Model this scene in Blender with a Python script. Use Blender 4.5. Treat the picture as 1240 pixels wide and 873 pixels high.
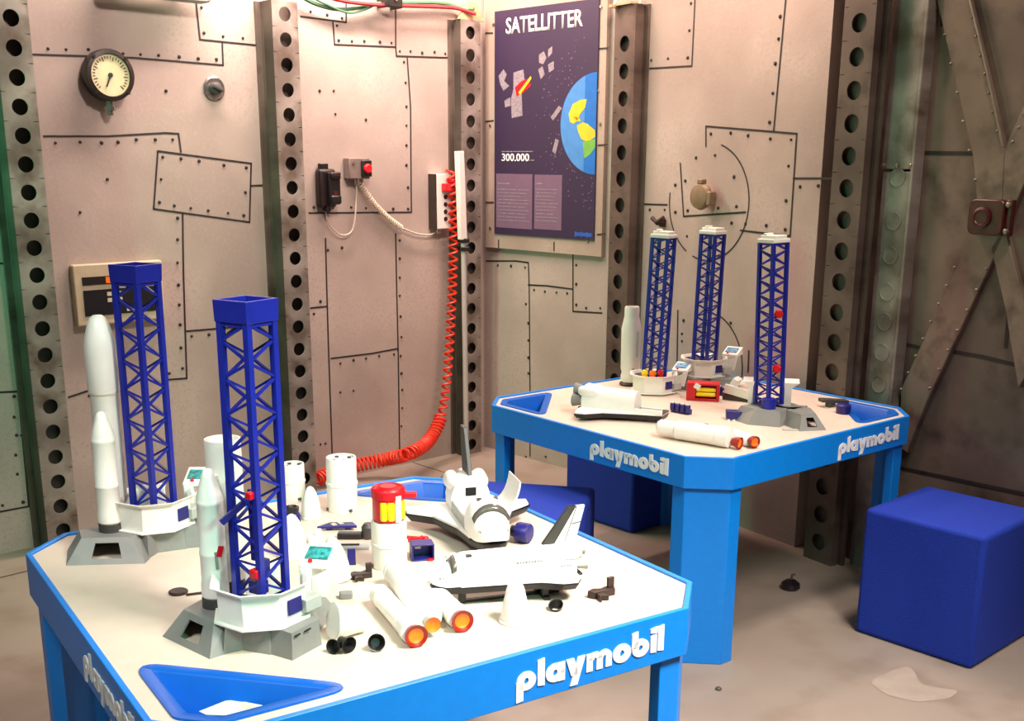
import bpy, bmesh, math, random
from math import pi, sin, cos, radians as R
from mathutils import Vector as V, Matrix as M
for o in list(bpy.data.objects): bpy.data.objects.remove(o)
random.seed(4)
SC = bpy.context.scene
COL = SC.collection
# ------------------------------------------------------------------ camera
FPX, PITCH, ROLL, CAMZ, PPY = 1370.2, 0.25968, 0.005553, 1.371, 557.4
FW = V((0, cos(PITCH), -sin(PITCH)))
_u = V((0, sin(PITCH), cos(PITCH))); _r = V((1, 0, 0))
RT = _r*cos(ROLL) + _u*sin(ROLL); UP = _u*cos(ROLL) - _r*sin(ROLL)
EYE = V((0, 0, CAMZ))
cd = bpy.data.cameras.new('camera'); cam = bpy.data.objects.new('camera', cd); COL.objects.link(cam)
m = M((RT, UP, -FW)).transposed().to_4x4(); m.translation = EYE
cam.matrix_world = m
cd.sensor_fit = 'HORIZONTAL'; cd.sensor_width = 36; cd.lens = FPX/1240*36
cd.shift_y = (PPY-436.5)/1240
cd.clip_start = .02
SC.camera = cam
# ------------------------------------------------------------------ world, lights, exposure
SC.view_settings.view_transform = 'Standard'; SC.view_settings.look = 'None'
SC.view_settings.exposure = 0.45; SC.view_settings.gamma = 1
SC.view_settings.use_curve_mapping = False
w = bpy.data.worlds.new('world'); SC.world = w; w.use_nodes = True
w.node_tree.nodes['Background'].inputs[0].default_value = (1.0, .86, .78, 1)
w.node_tree.nodes['Background'].inputs[1].default_value = .06
def area(name, loc, target, size, power, color, spread=180):
    l = bpy.data.lights.new(name, 'AREA'); l.shape = 'RECTANGLE'; l.size, l.size_y = size
    l.energy = power; l.color = color; l.spread = R(spread)
    o = bpy.data.objects.new(name, l); COL.objects.link(o); o.location = loc
    o.rotation_euler = (V(target)-V(loc)).to_track_quat('-Z', 'Y').to_euler()
    return o
area('ceiling_light_front', (1.25, .95, 2.75), (.45, 1.85, .5), (.65, .65), 25, (1.0, .94, .87), 70)
area('fill_light_front_left', (-.75, .55, 2.5), (-.5, 2.0, .75), (.6, .6), 2.6, (.92, 1.0, .94), 50)  # added neutral fill, no real lamp; lifts the front rocket out of shadow
area('ceiling_light_far', (1.3, 2.65, 2.85), (.85, 3.15, .5), (.35, .35), 6.5, (1.0, .87, .78), 80)
area('ceiling_light_back', (.0, 4.88, 2.5), (.1, 5.25, 1.75), (.6, .15), 15, (1.0, .68, .60))
area('ceiling_light_right', (.62, 4.1, 2.5), (.84, 4.27, 1.75), (.12, .8), 22, (1.0, .70, .60))
area('ceiling_light_left', (.05, 2.9, 2.75), (-1.0, 4.5, 1.75), (.16, .16), 9, (1.0, .86, .78), 100)
area('ceiling_light_wall', (-.72, 4.42, 2.5), (-.98, 4.70, 1.75), (1.3, .12), 42, (1.0, .77, .69))
area('green_exhibit_light', (.45, .75, 1.45), (-.5, 2.05, .78), (.2, .2), .8, (.35, 1.0, .70), 50)
area('green_wall_light', (-2.3, 2.75, 1.5), (-.9, 4.4, 1.2), (.15, .6), 8, (.12, 1.0, .5), 120)

# ------------------------------------------------------------------ measuring helpers
TH = .60                                   # play-table height
def ray(px, py): return FW + RT*((px-620)/FPX) + UP*((PPY-py)/FPX)
def on(px, py, z=TH):
    d = ray(px, py); return EYE + d*((z-CAMZ)/d.z)
def zat(base, py):
    lo, hi = -1., 3.
    for _ in range(50):
        mid = (lo+hi)/2; d = V((base[0], base[1], mid))-EYE
        y = PPY - FPX*d.dot(UP)/d.dot(FW)
        if y > py: lo = mid
        else: hi = mid
    return mid
class Wall:
    def __init__(s, A, B):
        s.o = V((A[0], A[1], 0)); s.t = (V((B[0], B[1], 0))-s.o).normalized(); s.n = V((s.t.y, -s.t.x, 0)); s.L = (V((B[0], B[1], 0))-s.o).length
    def hit(s, px, py, d=0):               # pixel -> (s, z) on the plane d in front of the wall
        r = ray(px, py); o = s.o + s.n*d
        p = EYE + r*((o-EYE).dot(s.n)/r.dot(s.n))
        return ((p-s.o).dot(s.t), p.z)
    def P(s, a, z, d=0): return s.o + s.t*a + s.n*d + V((0, 0, z))
    def mat(s, a=0, z=0, d=0):             # local x along the wall, y up, z out of the wall
        mm = M((s.t, V((0, 0, 1)), s.n)).transposed().to_4x4(); mm.translation = s.P(a, z, d); return mm

# ------------------------------------------------------------------ materials
def nodes(name):
    m_ = bpy.data.materials.new(name); m_.use_nodes = True
    nt = m_.node_tree; return m_, nt, nt.nodes['Principled BSDF']
def srgb(c): return tuple((x/255/12.92 if x/255 <= .04045 else ((x/255+.055)/1.055)**2.4) for x in c)
def mat(name, c, rough=.45, metal=0, var=.06, scale=30, bump=0, c2=None, spec=None, coord='Object'):
    m_, nt, b = nodes(name); c = srgb(c)
    tc = nt.nodes.new('ShaderNodeTexCoord'); n = nt.nodes.new('ShaderNodeTexNoise'); n.inputs['Scale'].default_value = scale; n.inputs['Detail'].default_value = 5
    nt.links.new(tc.outputs[coord], n.inputs['Vector'])
    cr = nt.nodes.new('ShaderNodeValToRGB'); e = cr.color_ramp.elements
    d = srgb(c2) if c2 else tuple(x*(1-var*2) for x in c)
    e[0].position = .35; e[0].color = (*d, 1); e[1].position = .62; e[1].color = (*c, 1)
    nt.links.new(n.outputs['Fac'], cr.inputs[0]); nt.links.new(cr.outputs[0], b.inputs['Base Color'])
    b.inputs['Roughness'].default_value = rough; b.inputs['Metallic'].default_value = metal
    if spec is not None: b.inputs['Specular IOR Level'].default_value = spec
    if bump:
        bp = nt.nodes.new('ShaderNodeBump'); bp.inputs['Strength'].default_value = bump; bp.inputs['Distance'].default_value = .01
        nt.links.new(n.outputs['Fac'], bp.inputs['Height']); nt.links.new(bp.outputs[0], b.inputs['Normal'])
    return m_
def mottled(name, cols, scales, rough=.6, metal=0, bump=.1, stretch=(1, 1, 1)):
    """three colours blended by two noises of different size"""
    m_, nt, b = nodes(name)
    tc = nt.nodes.new('ShaderNodeTexCoord'); mp = nt.nodes.new('ShaderNodeMapping'); mp.inputs['Scale'].default_value = stretch
    nt.links.new(tc.outputs['Object'], mp.inputs[0])
    ns = []
    for s_ in scales:
        n = nt.nodes.new('ShaderNodeTexNoise'); n.inputs['Scale'].default_value = s_; n.inputs['Detail'].default_value = 6
        nt.links.new(mp.outputs[0], n.inputs['Vector']); ns.append(n)
    cr = nt.nodes.new('ShaderNodeValToRGB'); e = cr.color_ramp.elements
    e[0].position = .38; e[0].color = (*srgb(cols[0]), 1); e[1].position = .62; e[1].color = (*srgb(cols[1]), 1)
    nt.links.new(ns[0].outputs['Fac'], cr.inputs[0])
    c2 = nt.nodes.new('ShaderNodeValToRGB'); e = c2.color_ramp.elements
    e[0].position = .50; e[0].color = (0, 0, 0, 1); e[1].position = .72; e[1].color = (1, 1, 1, 1)
    nt.links.new(ns[1].outputs['Fac'], c2.inputs[0])
    mx = nt.nodes.new('ShaderNodeMix'); mx.data_type = 'RGBA'
    nt.links.new(c2.outputs[0], mx.inputs['Factor']); nt.links.new(cr.outputs[0], mx.inputs['A']); mx.inputs['B'].default_value = (*srgb(cols[2]), 1)
    nt.links.new(mx.outputs['Result'], b.inputs['Base Color'])
    b.inputs['Roughness'].default_value = rough; b.inputs['Metallic'].default_value = metal
    bp = nt.nodes.new('ShaderNodeBump'); bp.inputs['Strength'].default_value = bump; bp.inputs['Distance'].default_value = .01
    nt.links.new(ns[1].outputs['Fac'], bp.inputs['Height']); nt.links.new(bp.outputs[0], b.inputs['Normal'])
    return m_
MT = dict(
    wall=mottled('painted panel wall', [(160, 144, 134), (182, 166, 155), (168, 151, 140)], [2.2, 90], .55, 0, .06),
    ink=mat('black marker', (38, 30, 30), .6),
    steel=mottled('brushed steel', [(118, 107, 98), (166, 154, 145), (92, 74, 62)], [5, 9], .42, .35, .08, (1, 1, .35)),
    rust=mottled('stained dark steel', [(82, 69, 62), (112, 97, 87), (60, 46, 39)], [4, 8], .5, .25, .1, (1, 1, .4)),
    dark=mottled('dark riveted plate', [(98, 82, 70), (124, 106, 92), (70, 57, 48)], [2.6, 7], .6, .1, .2),
    braceplate=mottled('brown brace plate', [(110, 92, 79), (130, 111, 96), (86, 70, 59)], [4, 12], .5, .15, .15),
    seam=mat('dark seam', (44, 34, 29), .7),
    rivet=mat('bright rivet', (150, 138, 122), .35, .6),
    floor=mottled('concrete floor', [(138, 123, 110), (152, 137, 124), (132, 115, 101)], [1.2, 5], .55, 0, .05),
    stain=mat('pale scuff', (166, 151, 137), .6, var=.06, scale=20),
    blue=mat('sky blue lacquer', (0, 126, 220), .38, var=.03, scale=60),
    trayblue=mat('tray blue plastic', (0, 92, 190), .35, var=.03),
    white=mat('cream laminate', (216, 199, 181), .45, var=.03, scale=15),
    letter=mat('white lettering', (240, 238, 234), .5, var=.02),
    cube=mat('blue fabric', (6, 50, 168), .85, var=.12, scale=300, bump=.25),
    plastic=mat('white plastic', (238, 236, 226), .33, var=.015),
    wing=mat('shuttle white', (242, 240, 232), .35, var=.015),
    grey=mat('grey plastic', (132, 132, 128), .5, var=.05),
    lgrey=mat('light grey plastic', (176, 178, 172), .45, var=.04),
    dgrey=mat('dark grey plastic', (68, 66, 62), .5, var=.1),
    black=mat('black plastic', (24, 22, 22), .4, var=.1),
    brown=mat('dark brown plastic', (52, 34, 28), .5, var=.1),
    tower=mat('royal blue plastic', (26, 36, 146), .36, var=.06),
    navy=mat('navy plastic', (32, 30, 112), .38, var=.08),
    red=mat('red plastic', (206, 16, 30), .35, var=.04),
    dred=mat('dark red plastic', (150, 24, 14), .35, var=.05),
    orange=mat('orange plastic', (255, 122, 12), .4, var=.05),
    yellow=mat('yellow plastic', (250, 214, 20), .35, var=.03),
    teal=mat('teal screen', (60, 160, 160), .25, var=.3, scale=120),
    bscreen=mat('pale blue screen', (120, 175, 215), .25, var=.3, scale=120),
    glass=mat('smoked window plastic', (96, 90, 82), .2, var=.1),
    hose=mat('red rubber hose', (232, 52, 26), .4, var=.05),
    cable=mat('beige cable', (206, 192, 172), .5, var=.05),
    gcable=mat('green cable', (72, 118, 84), .5), rcable=mat('red cable', (190, 40, 46), .5),
    beige=mat('beige housing', (196, 180, 150), .5, var=.05),
    ivory=mat('ivory dial', (214, 200, 158), .5, var=.04),
    chrome=mat('chrome', (180, 172, 168), .22, .9, .05),
    poster=mat('poster navy print', (48, 33, 62), .5, var=.05, scale=4),
    postbox=mat('poster mauve box', (112, 86, 108), .5, var=.03),
    ocean=mat('poster ocean blue', (70, 132, 196), .5), ocean2=mat('poster deep blue', (24, 104, 184), .5),
    land=mat('poster yellow land', (206, 186, 40), .5), land2=mat('poster green land', (108, 168, 70), .5),
    silver=mat('poster silver print', (150, 138, 146), .5, var=.25, scale=200), speck=mat('poster violet speck', (128, 112, 142), .6),
    plogo=mat('poster blue mark', (40, 96, 190), .5),
    plywood=mottled('plywood board', [(150, 132, 118), (168, 150, 136), (158, 140, 126)], [3, 60], .6, 0, .04),
    maroon=mat('maroon painted iron', (78, 26, 21), .35, .1, .12, 40, .1),
    tube=mat('white tube plastic', (228, 220, 212), .4, var=.02),
    lamp=mat('grey lamp housing', (150, 142, 138), .5, var=.05),
    paper=mat('white paper', (238, 236, 236), .7, var=.02), cream=mat('cream paper', (232, 208, 180), .7, var=.02),
    redlamp=mat('red button', (235, 30, 40), .3, var=.03), gbox=mat('grey switch box', (128, 112, 104), .5, .1, .08),
    dbrown=mat('black bakelite', (40, 28, 26), .35, 0, .15, 40),
    web=mottled('blackened steel', [(62, 54, 48), (88, 77, 68), (44, 36, 31)], [5, 9], .5, .25, .1, (1, 1, .4)),
    rod=mat('satin rod', (196, 186, 180), .35, .25, .03), olive=mat('aged brass', (140, 118, 92), .45, .15, .1), gun=mat('dark chrome', (66, 58, 60), .16, .8, .05),
    wood=mat('pale wood', (200, 160, 120), .6, var=.1),
)
# ------------------------------------------------------------------ mesh builder
I4 = M.Identity(4)
def T(*a): return M.Translation(V(a))
def RX(a): return M.Rotation(a, 4, 'X')
def RY(a): return M.Rotation(a, 4, 'Y')
def RZ(a): return M.Rotation(a, 4, 'Z')
def aim(p, q):                              # local +Z runs from p to q
    d = V(q)-V(p); mm = d.to_track_quat('Z', 'Y').to_matrix().to_4x4(); mm.translation = V(p); return mm
class MB:
    def __init__(s): s.bm = bmesh.new(); s.mi = 0
    def poly(s, pts, mm=I4):
        f = s.bm.faces.new([s.bm.verts.new(mm @ V(p)) for p in pts]); f.material_index = s.mi; return f
    def box(s, size, loc=(0, 0, 0), mm=I4, taper=1):
        x, y, z = (k/2 for k in size); l = V(loc)
        a = [(-x, -y), (x, -y), (x, y), (-x, y)]
        s.loft([[l+V((p[0], p[1], -z)) for p in a], [l+V((p[0]*taper, p[1]*taper, z)) for p in a]], mm); return s
    def loft(s, rings, mm=I4, caps=(1, 1), closed=True):
        vr = [[s.bm.verts.new(mm @ V(p)) for p in r] for r in rings]
        n = len(vr[0])
        for a, b in zip(vr, vr[1:]):
            for i in range(n if closed else n-1):
                j = (i+1) % n
                try: s.bm.faces.new((a[i], a[j], b[j], b[i])).material_index = s.mi
                except ValueError: pass
        for k, r in ((0, vr[0][::-1]), (1, vr[-1])):
            if caps[k] and closed: s.bm.faces.new(r).material_index = s.mi
        return s
    def prism(s, pts, z0, z1, mm=I4, top=None):
        top = top or pts
        return s.loft([[(p[0], p[1], z0) for p in pts], [(p[0], p[1], z1) for p in top]], mm)
    def lathe(s, prof, mm=I4, n=28, caps=(1, 1)):
        return s.loft([[(max(r, 1e-4)*cos(2*pi*i/n), max(r, 1e-4)*sin(2*pi*i/n), z) for i in range(n)] for r, z in prof], mm, caps)
    def tube(s, pts, r, n=8, mm=I4, caps=(1, 1)):
        pts = [V(p) for p in pts]; rings = []; nrm = None
        for i, p in enumerate(pts):
            d = (pts[min(i+1, len(pts)-1)]-pts[max(i-1, 0)]).normalized()
            if nrm is None: nrm = d.orthogonal().normalized()
            else: nrm = (nrm - d*nrm.dot(d)).normalized()
            b = d.cross(nrm)
            rings.append([p + nrm*(r*cos(2*pi*k/n)) + b*(r*sin(2*pi*k/n)) for k in range(n)])
        return s.loft(rings, mm, caps)
    def bar(s, p, q, wx, wy=None, mm=I4):
        L = (V(q)-V(p)).length
        return s.box((wx, wy or wx, L), (0, 0, L/2), mm @ aim(p, q))
    def sphere(s, r, mm=I4, n=16, sc=(1, 1, 1)):
        k = n//2
        return s.lathe([(r*sin(pi*i/k), -r*cos(pi*i/k)) for i in range(k+1)], mm @ M.Diagonal((*sc, 1)), n, (0, 0))
    def build(s, name, mats, parent=None, smooth=35, bevel=0, seg=2):
        bmesh.ops.remove_doubles(s.bm, verts=s.bm.verts, dist=1e-6)
        bmesh.ops.recalc_face_normals(s.bm, faces=s.bm.faces)
        me = bpy.data.meshes.new(name); s.bm.to_mesh(me); s.bm.free()
        for q in (mats if isinstance(mats, (list, tuple)) else [mats]): me.materials.append(MT[q])
        if smooth:
            for p in me.polygons: p.use_smooth = True
            me.set_sharp_from_angle(angle=R(smooth))
        o = bpy.data.objects.new(name, me); COL.objects.link(o)
        if parent: o.parent = parent
        if bevel:
            b = o.modifiers.new('bevel', 'BEVEL'); b.width = bevel; b.segments = seg; b.limit_method = 'ANGLE'; b.angle_limit = R(40)
        return o
def tag(o, label=None, cat=None, group=None, kind=None):
    if label: o['label'] = label
    if cat: o['category'] = cat
    if group: o['group'] = group
    if kind: o['kind'] = kind
    return o
def thing(name, label, cat, loc=(0, 0, 0), rot=0, group=None):
    o = bpy.data.objects.new(name, None); COL.objects.link(o); o.empty_display_size = .05
    if isinstance(rot, M):
        mm = rot.copy(); mm.translation = V(loc); o.matrix_world = mm
    else: o.location = loc; o.rotation_euler = (0, 0, rot)
    return tag(o, label, cat, group)
def single(mb, name, mats, label, cat, loc=(0, 0, 0), rot=0, group=None, **k):
    o = mb.build(name, mats, None, **k)
    if isinstance(rot, M):
        mm = rot.copy(); mm.translation = V(loc); o.matrix_world = mm
    else: o.location = loc; o.rotation_euler = (0, 0, rot)
    return tag(o, label, cat, group)
def struct(mb, name, mats, **k): return tag(mb.build(name, mats, None, **k), kind='structure')
def letters(body, mm, width, mats, name, parent, extr=.001, fat=.0, height=None, spacing=1.0):
    cu = bpy.data.curves.new(name, 'FONT'); cu.body = body; cu.size = 1; cu.offset = fat; cu.space_character = spacing; cu.resolution_u = 3
    t = bpy.data.objects.new(name, cu); COL.objects.link(t)
    bpy.context.view_layer.update()
    me = bpy.data.meshes.new_from_object(t.evaluated_get(bpy.context.evaluated_depsgraph_get()))
    bpy.data.objects.remove(t); bpy.data.curves.remove(cu)
    xs = [v_.co.x for v_ in me.vertices]; ys = [v_.co.y for v_ in me.vertices]
    sx = width/(max(xs)-min(xs)); sy = (height/(max(ys)-min(ys))) if height else sx
    x0, y0 = min(xs), min(ys)
    bm = bmesh.new(); bm.from_mesh(me); bpy.data.meshes.remove(me)
    r = bmesh.ops.extrude_face_region(bm, geom=bm.faces[:])
    for q in r['geom']:
        if isinstance(q, bmesh.types.BMVert): q.co.z += 1
    for v_ in bm.verts: v_.co = mm @ V(((v_.co.x-x0)*sx, (v_.co.y-y0)*sy, v_.co.z*extr))
    b = MB(); b.bm.free(); b.bm = bm
    for f in bm.faces: f.material_index = 0
    return b.build(name, mats, parent, smooth=0)
def rounded(pts, r, n=5):
    out = []; k = len(pts)
    for i in range(k):
        p = V(pts[i]).to_2d(); a = V(pts[i-1]).to_2d(); b = V(pts[(i+1) % k]).to_2d()
        da = (a-p).normalized(); db = (b-p).normalized(); ang = da.angle(db); t = min(r/math.tan(ang/2), .45*(a-p).length, .45*(b-p).length)
        s_, e = p+da*t, p+db*t
        for j in range(n+1):
            q = j/n; out.append(tuple(s_*(1-q)**2 + p*2*q*(1-q) + e*q*q))
    return out
def inset(pts, d):
    out = []; k = len(pts)
    for i in range(k):
        p = V(pts[i]).to_2d(); a = (p-V(pts[i-1]).to_2d()).normalized(); b = (V(pts[(i+1) % k]).to_2d()-p).normalized()
        na, nb = V((-a.y, a.x)), V((-b.y, b.x)); m_ = (na+nb); m_ = m_/max(.3, (1+na.dot(nb)))
        out.append(tuple(p+m_*d))
    return out

# ================================================================== ROOM
corner = V((-.138, 5.427, 0))
WL = Wall((-2.6, 3.075), corner)                         # gauge wall
WP = Wall(corner, (.49, 4.772))                          # poster wall
WR = Wall((.49, 4.772), (1.04, 3.943))                   # wall behind the far table
dk0 = V((1.04, 3.943, 0)) - WR.n*.07
WD = Wall(dk0, dk0 + WR.t*2.2)                           # dark riveted wall
WH = 3.0
def wall_mesh(W, L, mats, seams=(), dots=(), lw=.007, dr=.0062, circles=(), boxes=()):
    b = MB(); th = .06
    b.prism([(0, 0), (L, 0), (L, WH), (0, WH)], -th, 0, W.mat())
    b.mi = 1
    for path in seams:
        q = [V(W.hit(*p)) for p in path]
        for p0, p1 in zip(q, q[1:]):
            d = (p1-p0).normalized(); n = V((-d.y, d.x))*lw/2; e = d*lw*.4
            c = [p0-e+n, p0-e-n, p1+e-n, p1+e+n]
            b.poly([(p.x, p.y, .0012) for p in c], W.mat())
    for cx, cy, rx, a0, a1 in circles:                   # painted ring, given in wall coordinates
        N = 48
        for i in range(N):
            t0 = a0+(a1-a0)*i/N; t1 = a0+(a1-a0)*(i+1)/N
            b.poly([(cx+r_*cos(t), cy+r_*sin(t), .0012) for r_, t in ((rx, t0), (rx+lw*.8, t0), (rx+lw*.8, t1), (rx, t1))], W.mat())
    for p in dots:
        a, z = W.hit(*p); r_ = dr*random.uniform(.8, 1.15)
        b.lathe([(r_, 0), (r_*.9, .003), (r_*.4, .0045)], W.mat(a, z, 0), 10, (0, 1))
    return b
seamsL = [
 [(38,66),(105,68),(160,70),(270,79),(269,52)], [(237,0),(242,48),(322,56)],
 [(53,165),(130,165),(200,161),(216,162),(219,184)], [(191,183),(304,198),(302,269),(186,253),(191,183)],
 [(304,225),(328,224)], [(221,258),(222,330),(226,458),(199,460)], [(226,401),(285,396)], [(83,481),(125,467)],
 [(-2,475),(22,474),(35,613),(-2,620)], [(25,527),(45,527)], [(-2,319),(14,319)],
 [(364,20),(419,27),(419,3)], [(403,27),(405,54),(479,57),(479,10)], [(479,57),(480,68),(544,70)],
 [(493,70),(497,130),(498,257),(374,258)], [(394,289),(397,400),(403,575)], [(479,283),(480,340),(482,424),(484,560)],
 [(401,434),(450,428),(482,422)], [(376,373),(396,371)], [(262,-40),(240,-60)]]
dotsL = [(58,59),(80,60),(107,60),(149,65),(170,66),(192,67),(217,69),(240,71),(262,72),(244,9),(247,40),(270,44),(294,46),
 (67,173),(97,172),(123,173),(143,172),(165,169),(188,169),(209,169),(197,190),(219,192),(241,195),(271,200),(298,203),(195,217),(297,233),(193,245),
 (211,249),(231,252),(252,255),(276,258),(295,261),(215,264),(215,290),(215,318),(216,345),(217,369),(218,393),(219,421),(221,446),(205,452),
 (201,110),(130,217),(97,257),(232,407),(253,405),(276,403),(108,479),(17,480),(17,505),(20,527),(19,551),(21,574),(28,608),(3,612),(8,330),
 (376,14),(396,18),(414,22),(408,31),(410,49),(426,50),(441,50),(460,51),(474,52),(484,62),(497,62),(511,64),(526,63),(539,65),
 (489,75),(491,100),(492,129),(492,152),(492,176),(492,200),(494,227),(494,253),(476,253),(443,252),(425,251),(403,251),(380,251),
 (397,303),(414,300),(484,291),(484,313),(484,336),(484,358),(485,383),(486,408),(485,431),(486,452),(487,472),(487,494),(486,516),
 (412,440),(428,436),(443,434),(459,431),(477,429),(388,365),(380,380),(412,475),(428,473),(388,538),(394,537),(387,110),(404,110),(406,138),(443,145)]
struct(wall_mesh(WL, WL.L, None, seamsL, dotsL), 'wall_left', ['wall', 'ink'], smooth=0)
seamsP = [[(589,316),(625,316),(640,318),(641,346),(642,475)], [(640,345),(662,346),(693,350)], [(694,306),(694,377),(729,379)],
          [(642,475),(642,552)], [(700,-30),(760,-38)]]
dotsP = [(603,321),(619,322),(636,324),(637,368),(640,391),(640,412),(640,433),(640,452),(647,351),(660,353),(674,354),(687,355),
         (698,321),(698,344),(698,369),(710,373),(727,373),(661,553),(637,553)]
struct(wall_mesh(WP, WP.L, None, seamsP, dotsP), 'wall_back', ['wall', 'ink'], smooth=0)
seamsR = [[(842,-4),(838,80),(787,83)], [(952,-4),(937,159)], [(855,177),(855,153),(930,159),(965,162),(957,286),(897,279)], [(961,216),(1012,216)],
          [(824,198),(828,262),(903,257)], [(772,247),(808,248)], [(821,376),(820,440)], [(907,425),(906,450)]]
dotsR = [(837,4),(835,37),(833,70),(809,71),(789,73),(945,20),(943,47),(939,77),(936,113),(932,148),(861,162),(885,161),(906,164),(933,168),(958,169),
         (955,201),(952,243),(951,278),(928,273),(903,271),(969,226),(991,225),(830,219),(833,255),(870,252),(892,250),(843,191),(866,188),(889,214),(886,270),
         (832,286),(818,224),(818,257),(787,254),(805,254),(828,388),(826,404),(808,419),(885,391),(893,427),(826,413)]
cA = V(WR.hit(857, 245)); cR = abs(WR.hit(905, 245)[0]-cA.x)*.98
cB = V(WR.hit(853, 440))
struct(wall_mesh(WR, WR.L, None, seamsR, dotsR, circles=[(cA.x, cA.y, cR*1.05, -1.9, 1.3), (cA.x, cA.y, cR*1.05, 3.0, 4.2), (cB.x, cB.y, cR, -.2, 1.2)]), 'wall_right', ['wall', 'ink'], smooth=0)
# dark wall
seamsD = [[(1117,185),(1183,186)], [(1089,415),(1118,422),(1140,420)], [(1150,425),(1190,432),(1236,443)], [(1236,443),(1240,456)],
          [(1088,566),(1117,572),(1240,598)], [(1215,335),(1222,372),(1218,420)], [(1140,-20),(1141,30)]]
struct(wall_mesh(WD, WD.L, None, seamsD, [], lw=.012), 'wall_front', ['dark', 'seam'], smooth=0)
# floor
b = MB(); b.prism([(-3, .2), (3.2, .2), (3.2, 6), (-3, 6)], -.08, 0); struct(b, 'floor', 'floor', smooth=0)
b = MB(); b.tube([on(-2, 700, .0005), on(48, 688, .0005)], .0022, 6); b.tube([on(515, 592, .0005), on(541, 573, .0005), on(500, 560, .0005)], .0018, 6); struct(b, 'trim_1', 'seam')
# pale scuff worn into the floor beside the cube
b = MB()
def blob(pts, z=.0008): b.poly([on(x, y, z) for x, y in pts])
blob(rounded([(1050,826),(1080,812),(1100,806),(1108,814),(1114,828),(1138,833),(1162,836),(1150,846),(1110,850),(1076,842)], 26, 8))
struct(b, 'trim_2', 'stain', smooth=0)

# ------------------------------------------------------------------ perforated steel columns
def column(W, first, last, nint, d, label, side, toppx=None, flange=True, wk=1.25, m_='steel', nface=True):
    a0, z0 = W.hit(*first, d); a1, z1 = W.hit(*last, d)
    a = (a0+a1)/2; sp = (z0-z1)/nint; wd = sp*wk
    ztop = W.hit(*toppx, d)[1] if toppx else WH-.3
    o = thing('steel_column', label, 'column', W.P(a, 0, 0), M((W.t, V((0, 0, 1)), W.n)).transposed().to_4x4(), 'perforated steel columns')
    zs = []; z = z1
    while z > .02+sp*.5: z -= sp
    while z < ztop-sp*.45: zs.append(z) if z > sp*.4 else None; z += sp
    b = MB(); r = sp*.29; hw = wd/2; n = 24
    def plate(dd, sgn):
        edges = [0]+[(p+q)/2 for p, q in zip(zs, zs[1:])]+[ztop]
        for k, zc in enumerate(zs):
            lo, hi = edges[k], edges[k+1]
            inn, out = [], []
            for i in range(n):
                t = 2*pi*(i+.5)/n; c, s_ = cos(t), sin(t)
                inn.append((r*c, zc+r*s_, dd))
                f = min(hw/abs(c) if abs(c) > 1e-6 else 9, ((hi-zc) if s_ > 0 else (zc-lo))/abs(s_) if abs(s_) > 1e-6 else 9)
                out.append((f*c, zc+f*s_, dd))
            for i in range(n):
                j = (i+1) % n
                b.poly([inn[i], out[i], out[j], inn[j]])
            # square corners
            for cx_, cy_ in ((hw, hi), (hw, lo), (-hw, lo), (-hw, hi)):
                ii = sorted(range(n), key=lambda i: (out[i][0]-cx_)**2+(out[i][1]-cy_)**2)[:2]
                b.poly([out[ii[0]], (cx_, cy_, dd), out[ii[1]]])
            b.loft([[(r*cos(2*pi*(i+.5)/n), zc+r*sin(2*pi*(i+.5)/n), q) for i in range(n)] for q in (d, d-.004)], I4, (0, 0))
    plate(d, 1); plate(d-.004, -1)
    for sg in (-1, 1):
        q_ = MB(); q_.box((.005, ztop, d*.62), (sg*(hw-.0025), ztop/2, d-d*.31-.0005)); q_.build('side_web', 'web' if m_ == 'steel' else 'rust', o, smooth=0)
    b.build('perforated_channel', m_, o, smooth=0)
    b = MB(); b.box((wd*1.28, ztop, .012), (0, ztop/2, .006)); b.box((wd*.9, ztop, d*.36), (0, ztop/2, .012+d*.18-.001)); b.build('back_flange', 'rust', o, smooth=0)
    return o, a, wd, ztop
column(WL, (14,21.5), (73,613), 18, .10, 'perforated steel column at far left of the grey wall, beside the round gauge', 0)
column(WL, (344.6,17), (368.5,554), 19, .10, 'perforated steel column between the round gauge and the wall phone', 0, (345,1))
c3 = column(WL, (569.4,39.7), (572,515), 19, .07, 'perforated steel column at the room corner left of the space poster', 0, (568,24))
c4 = column(WR, (757.7,19), (744.7,431), 13, .06, 'perforated steel column just right of the space poster', 0, (758,6), m_='rust')
c5 = column(WR, (1040.9,27.6), (1006.7,450.6), 11, .05, 'dark perforated steel column at the join with the brown riveted wall', 0, m_='rust')
# flat pillar with plugged holes
a0 = WD.hit(1097, 80, .045)[0]; a1 = WD.hit(1068, 420, .045)[0]; a = (a0+a1)/2
o = thing('steel_pillar', 'flat grey steel pillar with plugged holes and a bolted joint, beside the brown wall', 'column', WD.P(a, 0, 0), M((WD.t, V((0, 0, 1)), WD.n)).transposed().to_4x4())
hw = abs(WD.hit(1118, 80, .04)[0]-WD.hit(1080, 80, .04)[0])/2
zj = WD.hit(1085, 205, .045)[1]
b = MB(); b.box((hw*2, zj-.006, .038), (0, (zj-.006)/2, .021)); b.box((hw*2.15, WH-.3-zj, .042), (0, zj+(WH-.3-zj)/2, .023)); b.box((.012, WH-.3, .05), (hw, (WH-.3)/2, .026)); b.build('shaft', 'steel', o, bevel=.003)
for py in (45, 88, 130, 172, 215, 268, 310, 355, 392, 430, 470):
    zz = WD.hit(1085, py, .045)[1]
    b = MB(); b.lathe([(.030, .039), (.030, .0425), (.027, .0432), (.025, .0415), (.001, .0405)], T(0, zz, 0), 20); b.build('plug', 'steel', o)
for sx in (-.9, 0, .9):
    b = MB(); b.lathe([(.007, .04), (.007, .052), (.004, .054)], T(sx*hw, zj+.012, 0), 8); b.build('joint_bolt', 'rivet', o)

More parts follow.
